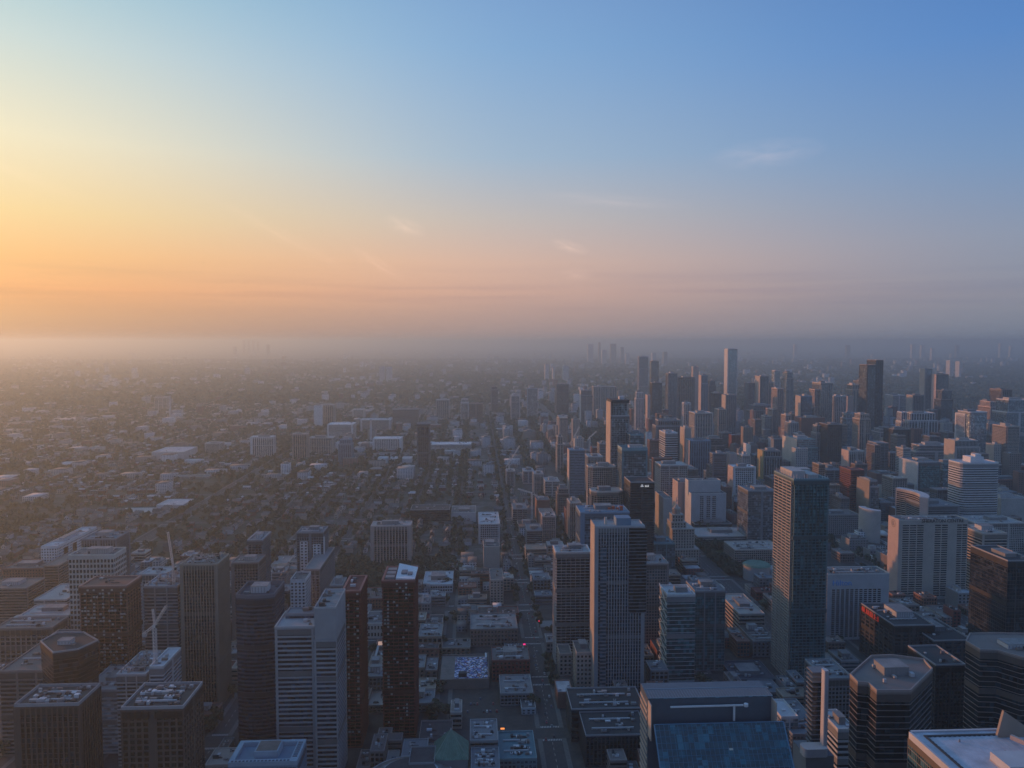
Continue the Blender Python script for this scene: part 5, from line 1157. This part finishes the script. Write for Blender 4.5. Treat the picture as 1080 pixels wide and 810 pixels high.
# remaining blocks go into one mass
class Acc:
    def __init__(s): s.V=[];s.Fq=[];s.M=[];s.n=0
    def boxes(s,a,mi):       # a: (n,6) x0,x1,y0,y1,z0,z1 ; mi (n,6) material per face [top,front,right,back,left]
        n=len(a)
        if not n: return
        x0,x1,y0,y1,z0,z1=a.T
        V=np.stack([np.stack(p,1) for p in ((x0,y0,z0),(x1,y0,z0),(x1,y1,z0),(x0,y1,z0),(x0,y0,z1),(x1,y0,z1),(x1,y1,z1),(x0,y1,z1))],1).reshape(-1,3)
        f=np.array([(4,5,6,7),(0,1,5,4),(1,2,6,5),(2,3,7,6),(3,0,4,7)]); Fq=(np.arange(n)[:,None,None]*8+f[None]+s.n).reshape(-1,4)
        s.V.append(V); s.Fq.append(Fq); s.M.append(mi.reshape(-1)); s.n+=n*8
    def build(s,name,mats,label):
        V=np.concatenate(s.V).astype(np.float32); Fq=np.concatenate(s.Fq).astype(np.int32); M=np.concatenate(s.M).astype(np.int32)
        return npmesh(name,V,Fq,M,mats,label)
def npmesh(name,V,Fq,M,mats,label,kind='stuff',k=4):
    me=bpy.data.meshes.new(name); me.vertices.add(len(V)); me.vertices.foreach_set('co',V.ravel()); me.loops.add(Fq.size); me.loops.foreach_set('vertex_index',Fq.ravel())
    me.polygons.add(len(Fq)); me.polygons.foreach_set('loop_start',np.arange(len(Fq),dtype=np.int32)*k); 
    for q in mats: me.materials.append(q)
    me.polygons.foreach_set('material_index',M); me.update(calc_edges=True)
    o=bpy.data.objects.new(name,me); COL.objects.link(o); tag(o,label,None,None,kind); return o
FWALL=['brick','brown','grey','ochre','slate','conc','redb','tan','white','lgrey']; FROOF=['r1','r2','r3','r5','r4']
# window-striped walls for the mass: real pattern of the wall surface, glass courses by height
def striped(k):
    nm='stripe_'+k
    if nm in MATS: return MATS[nm]
    m=bpy.data.materials.new(nm); m.use_nodes=True; nt=m.node_tree; N=nt.nodes; L=nt.links; b=N['Principled BSDF']; g=N.new('ShaderNodeNewGeometry')
    sp=N.new('ShaderNodeSeparateXYZ'); L.new(g.outputs['Position'],sp.inputs[0])
    def M_(op,a,b_=None):
        n=N.new('ShaderNodeMath'); n.operation=op
        for i,v in enumerate((a,b_)):
            if v is None: continue
            if isinstance(v,(int,float)): n.inputs[i].default_value=v
            else: L.new(v,n.inputs[i])
        return n.outputs[0]
    zf=M_('FRACT',M_('DIVIDE',sp.outputs[2],3.4)); hx=M_('FRACT',M_('DIVIDE',M_('ADD',sp.outputs[0],sp.outputs[1]),4.1))
    win=M_('MULTIPLY',M_('GREATER_THAN',zf,.42),M_('GREATER_THAN',hx,.42))
    mx=N.new('ShaderNodeMix'); mx.data_type='RGBA'; L.new(win,mx.inputs[0]); mx.inputs[6].default_value=(*WALL[k],1); mx.inputs[7].default_value=(.03,.035,.045,1); L.new(mx.outputs[2],b.inputs['Base Color'])
    r_=M_('MULTIPLY_ADD',win,-.6); r_.node.inputs[2].default_value=.85; L.new(r_,b.inputs['Roughness']); MATS[nm]=m; return m
mats=[striped(k) for k in FWALL]+[RF(k) for k in FROOF]
acc=Acc(); arr=[];mi=[]
for area,b,px,py in vis[300:]:
    x0,x1,y0,y1,h=b; arr.append((x0,x1,y0,y1,0,h)); w=rb.randrange(10); mi.append([10+rb.randrange(5)]+[w]*4); mark(x0,x1,y0,y1)
    if h>14: arr.append((x0+.3*(x1-x0),x0+.6*(x1-x0),y0+.3*(y1-y0),y0+.6*(y1-y0),h,h+3.5)); mi.append([11]+[2]*4)
# mid-rise scatter beyond, dense on the right, thin on the left
r2=np.random.default_rng(5)
for (n,xa,xb,ya,yb,hl,hh,sz) in ((1700,250,1900,1500,3300,14,75,(12,32)),(700,-500,260,1900,3600,10,36,(20,50)),(360,-2400,-300,1700,3600,9,26,(18,50)),(330,150,3200,3300,6200,14,75,(16,40)),(280,-900,900,3600,6500,10,45,(18,44)),(420,-4200,-500,3600,7500,9,40,(16,50)),(620,-7000,9000,6500,13000,10,80,(20,60)),(330,-12000,13000,11000,24000,14,90,(30,90)),(100,900,5200,5200,8000,12,50,(20,50))):
    for i in range(n):
        x=r2.uniform(xa,xb); y=r2.uniform(ya,yb); w=r2.uniform(*sz); d=r2.uniform(*sz); h=hl+(hh-hl)*r2.random()**2.4
        px,py=proj(x,y,h)
        if not onscreen(px,py,20): continue
        if y<6900 and x>900 and 3300<y<5600: continue
        if not free(x-w/2-3,x+w/2+3,y-d/2-3,y+d/2+3): continue
        mark(x-w/2,x+w/2,y-d/2,y+d/2); arr.append((x-w/2,x+w/2,y-d/2,y+d/2,0,h)); wk=r2.integers(10); mi.append([10+r2.integers(5)]+[wk if r2.random()<.3 else [2,5,9,8,9][wk%5]]*4)
        if h>25: arr.append((x-w*.2,x+w*.2,y-d*.2,y+d*.2,h,h+4)); mi.append([11]+[2]*4)
# wide pale warehouse roofs
for i in range(620):
    y=r2.uniform(2400,15000); x=r2.uniform(-.75,.75)*y; w=r2.uniform(18,62)*(1+y/9000); d=r2.uniform(15,45); px,py=proj(x,y,8)
    if (x>800 and y<5600) or not onscreen(px,py) or (y<6900 and not free(x-w/2,x+w/2,y-d/2,y+d/2)): continue
    mark(x-w/2,x+w/2,y-d/2,y+d/2); arr.append((x-w/2,x+w/2,y-d/2,y+d/2,0,r2.uniform(7,14))); mi.append([r2.choice([11,14,14,10])]+[r2.choice([2,8,9])]*4)
for (px0,px1,py,) in ((190,235,412),(238,262,408),(265,302,409),(58,92,443),(1000,1040,399),(1045,1078,401),(970,990,397)):
    a=Pz(px0,py,8); b=Pz(px1,py,8); arr.append((a.x,b.x,a.y,a.y+90,0,10)); mi.append([14]+[9]*4)
acc.boxes(np.array(arr,float),np.array(mi)); acc.build('distant_buildings',mats,'hazy mass of far off low and mid-rise buildings out to the horizon')
# ------------------------------------------------------------- houses
hw_,hd_,hh_=3.1,6.5,6.4
def house_proto(wk,rk,front):
    r=thing('house','x','house',(0,0,0)); w=MB(); 
    w.v=[(-hw_,-hd_,0),(hw_,-hd_,0),(hw_,hd_,0),(-hw_,hd_,0),(-hw_,-hd_,hh_),(hw_,-hd_,hh_),(hw_,hd_,hh_),(-hw_,hd_,hh_),(0,-hd_,hh_+2.6),(0,hd_,hh_+2.6)]
    w.f=[(0,1,5,8,4),(2,3,7,9,6),(1,2,6,5),(3,0,4,7)]; w.m=[0]*4; a=w.build('wall',W(wk),r)
    q=MB(); t_=.3; o_=.5
    for s in (-1,1): q.bar((s*(hw_+o_)/2,-hd_-o_,hh_+1.05),(s*(hw_+o_)/2,hd_+o_,hh_+1.05),.01,.01)
    q=MB(); H=hh_+2.75; e_=hh_-.35
    q.v=[(-hw_-o_,-hd_-o_,e_),(0,-hd_-o_,H),(hw_+o_,-hd_-o_,e_),(-hw_-o_,hd_+o_,e_),(0,hd_+o_,H),(hw_+o_,hd_+o_,e_),(-hw_-o_,-hd_-o_,e_+.25),(0,-hd_-o_,H+.3),(hw_+o_,-hd_-o_,e_+.25),(-hw_-o_,hd_+o_,e_+.25),(0,hd_+o_,H+.3),(hw_+o_,hd_+o_,e_+.25)]
    q.f=[(6,7,10,9),(7,8,11,10),(0,3,4,1),(1,4,5,2),(0,1,7,6),(1,2,8,7),(3,9,10,4),(4,10,11,5),(0,6,9,3),(2,5,11,8)]; q.m=[0]*10
    rf=q.build('roof',RF(rk),r); c_=MB(); c_.box(1.2,2.0,1,1.9,hh_+.5,hh_+3.6); ch=c_.build('chimney',W('brick'),rf)
    p=MB(); p.box(-1.6,-.6,-hd_-.06,-hd_+.1,.2,2.3); p.build('door',W('dark'),r)
    win=MB(); win.box(-.7,.7,-.06,.1,-.75,.75); me=win.mesh('window',gwin)
    for (x,z) in ((1.2,1.7),(-1.3,4.6),(1.3,4.6)): link(me,'window',r,(x,-hd_,z))
    return r
protos=[]
for wk,wn in (('brick','red brick'),('brown','brown'),('lgrey','pale grey'),('tan','tan')):
    for rk,rn in (('r3','dark'),('r1','grey'),('r5','brown')): protos.append((wk,rk,wn,rn))
sites=[]
nsx=[x for x,w in NS if x<75]+[-640,-715,-790,-870,-950,-1030,-1110,-1190,-1280,-1370,-1460,-1550,-1650,-1750,-1850,-1950,-2050,-2200,-2350,-2500,-2650,-2800,-3000]
hr=random.Random(4)
for sx in nsx:
    for side_ in (-1,1):
        for row in (0,1):
            xc=sx+side_*((13+5) if row==0 else 44)
            y=700
            while y<5200:
                if y<2300 or row==0:
                    x=xc+hr.uniform(-1,1)
                    if free(x-4,x+4,y-7,y+7) and not urban(x,y) and math.sin(x*.011+2)*math.sin(y*.009+x*.004)<.62 and hr.random()<(.86 if row==0 else .4):
                        px,py=proj(x,y,7)
                        if onscreen(px,py) : sites.append((y,x,px,py)); mark(x-2,x+2,y-5,y+5)
                y+=hr.choice([15,15,16,19]) if row==0 else 19
# extra houses on the right side valley edge
for i in range(900):
    y=hr.uniform(3300,5600); x=hr.uniform(900,3200); px,py=proj(x,y,7)
    if onscreen(px,py) and hr.random()<.35: sites.append((y,x,px,py))
sites.sort(); visS=[s for s in sites if not hidden(s[2],s[3],s[0])]; print('house sites',len(sites),len(visS))
masters={}; items=[]
def copy_tree(o,parent=None):
    c_=o.copy(); COL.objects.link(c_); c_.parent=parent
    for ch in o.children: copy_tree(ch,c_)
    return c_
ch_map={}
for y,x,px,py in visS[:300]:
    k=hr.randrange(len(protos)); wk,rk,wn,rn=protos[k]
    if k not in masters: r=masters[k]=house_proto(wk,rk,0)
    else: r=copy_tree(masters[k])
    big=hr.random()<.3; r.location=(x,y,0); r.rotation_euler=(0,0,R(90) if hr.random()<.5 else 0); s=hr.uniform(.92,1.35); r.scale=(s,s,s*hr.uniform(.9,1.15))
    items.append((r,px,py,('large ' if s>1.22 else 'narrow ' if s<1.02 else '')+f'{wn} gabled house with {rn} roof'))
assign(items,'gabled houses along the residential streets')
# rest of the houses: gabled mass
def gables(sites_):
    n=len(sites_); a=np.array([(s[1],s[0]) for s in sites_]); w=r2.uniform(2.8,5.2,n); d=r2.uniform(5,9,n); h=r2.uniform(5.2,8.5,n); rh=r2.uniform(1.2,3,n); sw=r2.random(n)<.5
    T_=np.array([(-1,-1,0),(1,-1,0),(1,1,0),(-1,1,0),(-1,-1,1),(1,-1,1),(1,1,1),(-1,1,1),(0,-1,2),(0,1,2)],float)
    V=np.zeros((n,10,3)); X=T_[None,:,0]*w[:,None]; Y=T_[None,:,1]*d[:,None]
    V[:,:,0]=a[:,0,None]+np.where(sw[:,None],Y,X); V[:,:,1]=a[:,1,None]+np.where(sw[:,None],-X,Y)
    V[:,:,2]=np.where(T_[:,2]==0,0,np.where(T_[:,2]==1,h[:,None],(h+rh)[:,None]))
    f=np.array([(0,1,5,4),(1,2,6,5),(2,3,7,6),(3,0,4,7),(4,8,9,7),(5,6,9,8),(4,5,8,8),(6,7,9,9)])
    Fq=(np.arange(n)[:,None,None]*10+f[None]).reshape(-1,4)
    wm_=r2.integers(0,8,n); rm=10+r2.choice(5,n,p=[.30,.30,.16,.12,.12]); M=np.stack([wm_]*4+[rm,rm]+[wm_]*2,1).reshape(-1)
    # degenerate quads -> keep as triangles by tiny offset
    return V.reshape(-1,3).astype(np.float32),Fq.astype(np.int32),M.astype(np.int32)
V,Fq,M=gables(visS[300:]); tri=np.array([6,7]); 
me=bpy.data.meshes.new('distant_houses'); FL=[tuple(dict.fromkeys(f)) for f in Fq.tolist()]
me.from_pydata(V.tolist(),[],FL)
for q in mats: me.materials.append(q)
me.polygons.foreach_set('material_index',M); me.update(); o=bpy.data.objects.new('distant_houses',me); COL.objects.link(o); tag(o,'far off gabled house rows among the trees',kind='stuff')
# ------------------------------------------------------------- trees
def leafmat(name,col):
    m=mat(name,col,.9,.45,.35,spec=.15); return m
LM_=[leafmat('leaves_dark',(.045,.062,.046)),leafmat('leaves_mid',(.075,.098,.070)),leafmat('leaves_olive',(.115,.125,.092))]
bark=mat('bark',(.07,.05,.035),.95,.3,2.)
def crown_mesh(seed,n,leaf,hgt=9.,rad=4.6):
    r=random.Random(seed); V=[];Fc=[];M=[]; cl=[(r.gauss(0,rad*.42),r.gauss(0,rad*.42),hgt*.62+r.gauss(0,hgt*.15),r.uniform(.32,.55)*rad) for _ in range(9)]
    for i in range(n):
        c_=r.choice(cl); v=Vector((r.gauss(0,1),r.gauss(0,1),r.gauss(0,1))).normalized()*c_[3]*r.uniform(.72,1.08); p=Vector(c_[:3])+Vector((v.x,v.y,v.z*.8))
        nrm=(v.normalized()+Vector((r.gauss(0,.5),r.gauss(0,.5),r.gauss(0,.5)))).normalized(); a=nrm.orthogonal().normalized(); a.rotate(__import__('mathutils').Quaternion(nrm,r.uniform(0,6.3))); b_=nrm.cross(a); s=leaf*r.uniform(.6,1.3); k=len(V)
        V+=[tuple(p-a*s-b_*s*.6),tuple(p+a*s-b_*s*.7),tuple(p+a*s*.8+b_*s*.7),tuple(p-a*s*.7+b_*s*.8)]; Fc.append((k,k+1,k+2,k+3)); M.append(0 if r.random()<.5 else 1)
    return V,Fc,M
def tree_proto(i):
    r=thing('tree','x','tree',(0,0,0)); V,Fc,M=crown_mesh(100+i,420,.75,hgt=[9,11,8,10,12,9][i],rad=[4.6,5.2,4.2,4.0,5.6,5.0][i]); 
    b=MB(); b.cyl(0,0,0,4.5,.34,.2,k=7)
    for a in range(5): an=a*1.3; b.bar((0,0,3.2+a*.3),(1.9*math.cos(an),1.9*math.sin(an),6+a*.3),.16)
    b.build('trunk',bark,r); q=MB(); q.v=V;q.f=Fc;q.m=M; q.build('crown',[LM_[i%3],LM_[(i+1)%3]],r); return r
tp={}
tr=random.Random(9); ts=[]
def tadd(x,y,chk=True):
    px,py=proj(x,y,6)
    if not onscreen(px,py,3): return
    if chk and not free(x-1,x+1,y-1,y+1): return
    if hidden(px,py,y): return
    ts.append((y,x,px,py))
for g in GREEN:
    for i in range(int((g[1]-g[0])*(g[3]-g[2])/48)):
        x=tr.uniform(g[0],g[1]); y=tr.uniform(g[2],g[3])
        if g[0]==372 and 1180<y<1230 and x>380: continue
        tadd(x,y,False)
for x,w in NS:
    for s in (-1,1):
        y=640
        while y<3500: 
            if tr.random()<(.55 if y>1100 else .22) and not any(abs(y-e)<10 for e,_ in EW): tadd(x+s*(w/2+3),y+tr.uniform(-2,2),False)
            y+=11
for i in range(33000):
    y=650+5000*tr.random()**.7; x=tr.uniform(-.72,.78)*y
    if x<0 or y>3300 or tr.random()<.12: tadd(x,y)
ts.sort(); print('trees',len(ts))
items=[]; TK=['round dark tree','tall olive tree','small green tree','slim dark tree','broad spreading tree','bushy green tree']
for y,x,px,py in ts[:300]:
    k=tr.randrange(6)
    if k not in tp: r=tp[k]=tree_proto(k)
    else: r=copy_tree(tp[k])
    r.location=(x,y,0); r.rotation_euler=(0,0,tr.uniform(0,6.3)); s=tr.uniform(.8,1.35); r.scale=(s,s,s*tr.uniform(.85,1.15))
    items.append((r,px,py,TK[k]))
assign(items,'street and garden trees of the near city')
def mass(name,pts,nleaf,leaf,label,scale):
    tmpl=[crown_mesh(300+i,nleaf,leaf) for i in range(5)]; Vs=[];Fs=[];Ms=[];n=0
    P_=np.array(pts); ids=r2.integers(0,5,len(P_)); ang=r2.uniform(0,6.28,len(P_)); sc=scale*r2.uniform(.7,1.4,len(P_)); mm=r2.integers(0,3,len(P_))
    for i in range(5):
        sel=ids==i; 
        if not sel.any(): continue
        V=np.array(tmpl[i][0]); q=P_[sel]; a=ang[sel]; s=sc[sel]; c_,sn=np.cos(a),np.sin(a)
        X=V[None,:,0]*s[:,None]; Y=V[None,:,1]*s[:,None]; Z=V[None,:,2]*(np.minimum(s,1.9)[:,None])
        W_=np.stack([q[:,0,None]+X*c_[:,None]-Y*sn[:,None],q[:,1,None]+X*sn[:,None]+Y*c_[:,None],Z],2).reshape(-1,3)
        f=np.array(tmpl[i][1]); Fq=(np.arange(len(q))[:,None,None]*len(V)+f[None]+n).reshape(-1,4); n+=len(W_); Vs.append(W_);Fs.append(Fq)
        Ms.append(((mm[sel][:,None]+np.array(tmpl[i][2])[None])%3).reshape(-1))
    npmesh(name,np.concatenate(Vs).astype(np.float32),np.concatenate(Fs).astype(np.int32),np.concatenate(Ms).astype(np.int32),LM_,label)
near=[(x,y) for y,x,_,_ in ts[300:] if y<1900]; mid=[(x,y) for y,x,_,_ in ts[300:] if y>=1900]
mass('tree_canopy',near,80,1.6,'unbroken leafy canopy over the nearer residential streets',1.02)
mass('far_tree_canopy',mid,22,2.7,'leafy canopy over the more distant residential streets',1.12)
far=[]
for i in range(34000):
    y=4200*math.exp(tr.random()*1.25); x=tr.uniform(-.75,.8)*y
    if y<6900 and not free(x-2,x+2,y-2,y+2): continue
    n_=math.sin(x*.0021+1.3)*math.sin(y*.0016+x*.0006)+.35*math.sin(x*.006+y*.004)
    if n_>.35 and tr.random()<.75: continue
    far.append((x,y))
mass('horizon_woodland',far,9,6.0,'blue-green wooded belts fading toward the horizon',2.1)
# ------------------------------------------------------------- cars
def car_proto(col,nm):
    r=thing('car','x','car',(0,0,0)); b=MB(); pts=[(-2.2,.35),(2.2,.35),(2.25,.8),(1.3,.95),(-1.9,.98),(-2.25,.8)]
    n=len(b.v); k=len(pts); b.v=[(-.88,p[0],p[1]) for p in pts]+[(.88,p[0],p[1]) for p in pts]; b.f=[tuple(range(k)),tuple(range(2*k-1,k-1,-1))]+[(i,k+i,k+(i+1)%k,(i+1)%k) for i in range(k)]; b.m=[0]*len(b.f)
    b.build('body',mat('car_'+nm,col,.3,.05,1.),r)
    c_=MB(); c_.v=[(-.8,-1.7,.98),(.8,-1.7,.98),(.8,1.1,.96),(-.8,1.1,.96),(-.65,-1.1,1.48),(.65,-1.1,1.48),(.65,.3,1.48),(-.65,.3,1.48)]; c_.f=[(4,5,6,7),(0,1,5,4),(1,2,6,5),(2,3,7,6),(3,0,4,7)]; c_.m=[1,0,0,0,0]; c_.build('cabin',[G('gd'),mat('car_'+nm,col)],r)
    for sx in (-.85,.85):
        for sy in (-1.35,1.35):
            q=MB(); q.v=[];k=10
            for s in (-.1,.1): q.v+=[(sx+s,sy+.33*math.cos(2*math.pi*i/k),.33+.33*math.sin(2*math.pi*i/k)) for i in range(k)]
            q.f=[tuple(range(k)),tuple(range(2*k-1,k-1,-1))]+[(i,k+i,k+(i+1)%k,(i+1)%k) for i in range(k)]; q.m=[0]*len(q.f); q.build('wheel',W('dark'),r)
    for sx in (-.6,.6):
        q=MB(); q.box(sx-.18,sx+.18,2.2,2.27,.6,.78); q.build('headlight',W('white'),r); q=MB(); q.box(sx-.18,sx+.18,-2.27,-2.2,.65,.8); q.build('taillight',mat('tail_red',(.5,.02,.02),.4),r)
    return r
cp={}; items=[]; CC=[((.6,.6,.6),'white'),((.03,.03,.035),'black'),((.25,.26,.27),'silver'),((.3,.03,.03),'red'),((.05,.08,.16),'blue')]
cr_=random.Random(2)
spots=[]
for k in range(70): y=640+k*12+cr_.uniform(-4,4); lane=cr_.choice([-5.4,-2,2,5.4]); spots.append((66+lane,y,0 if lane>0 else 180))
for k in range(10): spots.append((-7+3*k,cr_.choice([697,697,712,722]),0))
for k in range(34): y=760+k*18+cr_.uniform(-9,9); lane=cr_.choice([-12,-8,-4,4,8,12]); spots.append((350+lane,y,0 if lane>0 else 180))
for k in range(30): y=1250+k*30+cr_.uniform(-9,9); lane=cr_.choice([-8,-4,4,8]); spots.append((-570+lane,y,0 if lane>0 else 180))
used=[]
for x,y,rz in spots:
    px,py=proj(x,y,1)
    if not onscreen(px,py) or hidden(px,py,y) or any(abs(x-a)<3 and abs(y-b)<6 for a,b in used): continue
    used.append((x,y)); col,nm=cr_.choice(CC)
    if nm not in cp: r=cp[nm]=car_proto(col,nm)
    else: r=copy_tree(cp[nm])
    r.location=(x,y,.02); r.rotation_euler=(0,0,R(rz)); where='on the straight street' if abs(x-66)<9 else 'on the tree-lined avenue' if x>300 else 'on the wide left avenue' if x<-500 else 'in the parking lot'
    items.append((r,px,py,f'{nm} car {where}'))
cl={}
for it in items: cl.setdefault(it[3],[]).append(it)
for look,L_ in cl.items():
    L_.sort(key=lambda i:-i[2])
    for k,it in enumerate(L_): it[0]['label']=(('nearest ' if k==0 else ORD[k]+' nearest ') if len(L_)>1 else 'lone ')+look; it[0]['group']='cars on the streets and parking lots'
HAZE=1.2e-4
# ------------------------------------------------------------- haze
def haze():
    m=bpy.data.materials.new('haze_air'); m.use_nodes=True; nt=m.node_tree
    for n in list(nt.nodes): nt.nodes.remove(n)
    o=nt.nodes.new('ShaderNodeOutputMaterial'); v=nt.nodes.new('ShaderNodeVolumePrincipled')
    v.inputs['Color'].default_value=(.51,.71,.80,1); v.inputs['Density'].default_value=HAZE; v.inputs['Anisotropy'].default_value=.55
    nt.links.new(v.outputs[0],o.inputs['Volume']); m.cycles.homogeneous_volume=True
    b=MB(); b.box(-60000,60000,-4000,75000,-1.2,400)
    tag(b.build('haze',m),'pale evening haze over the whole city',None,None,'stuff')
haze()
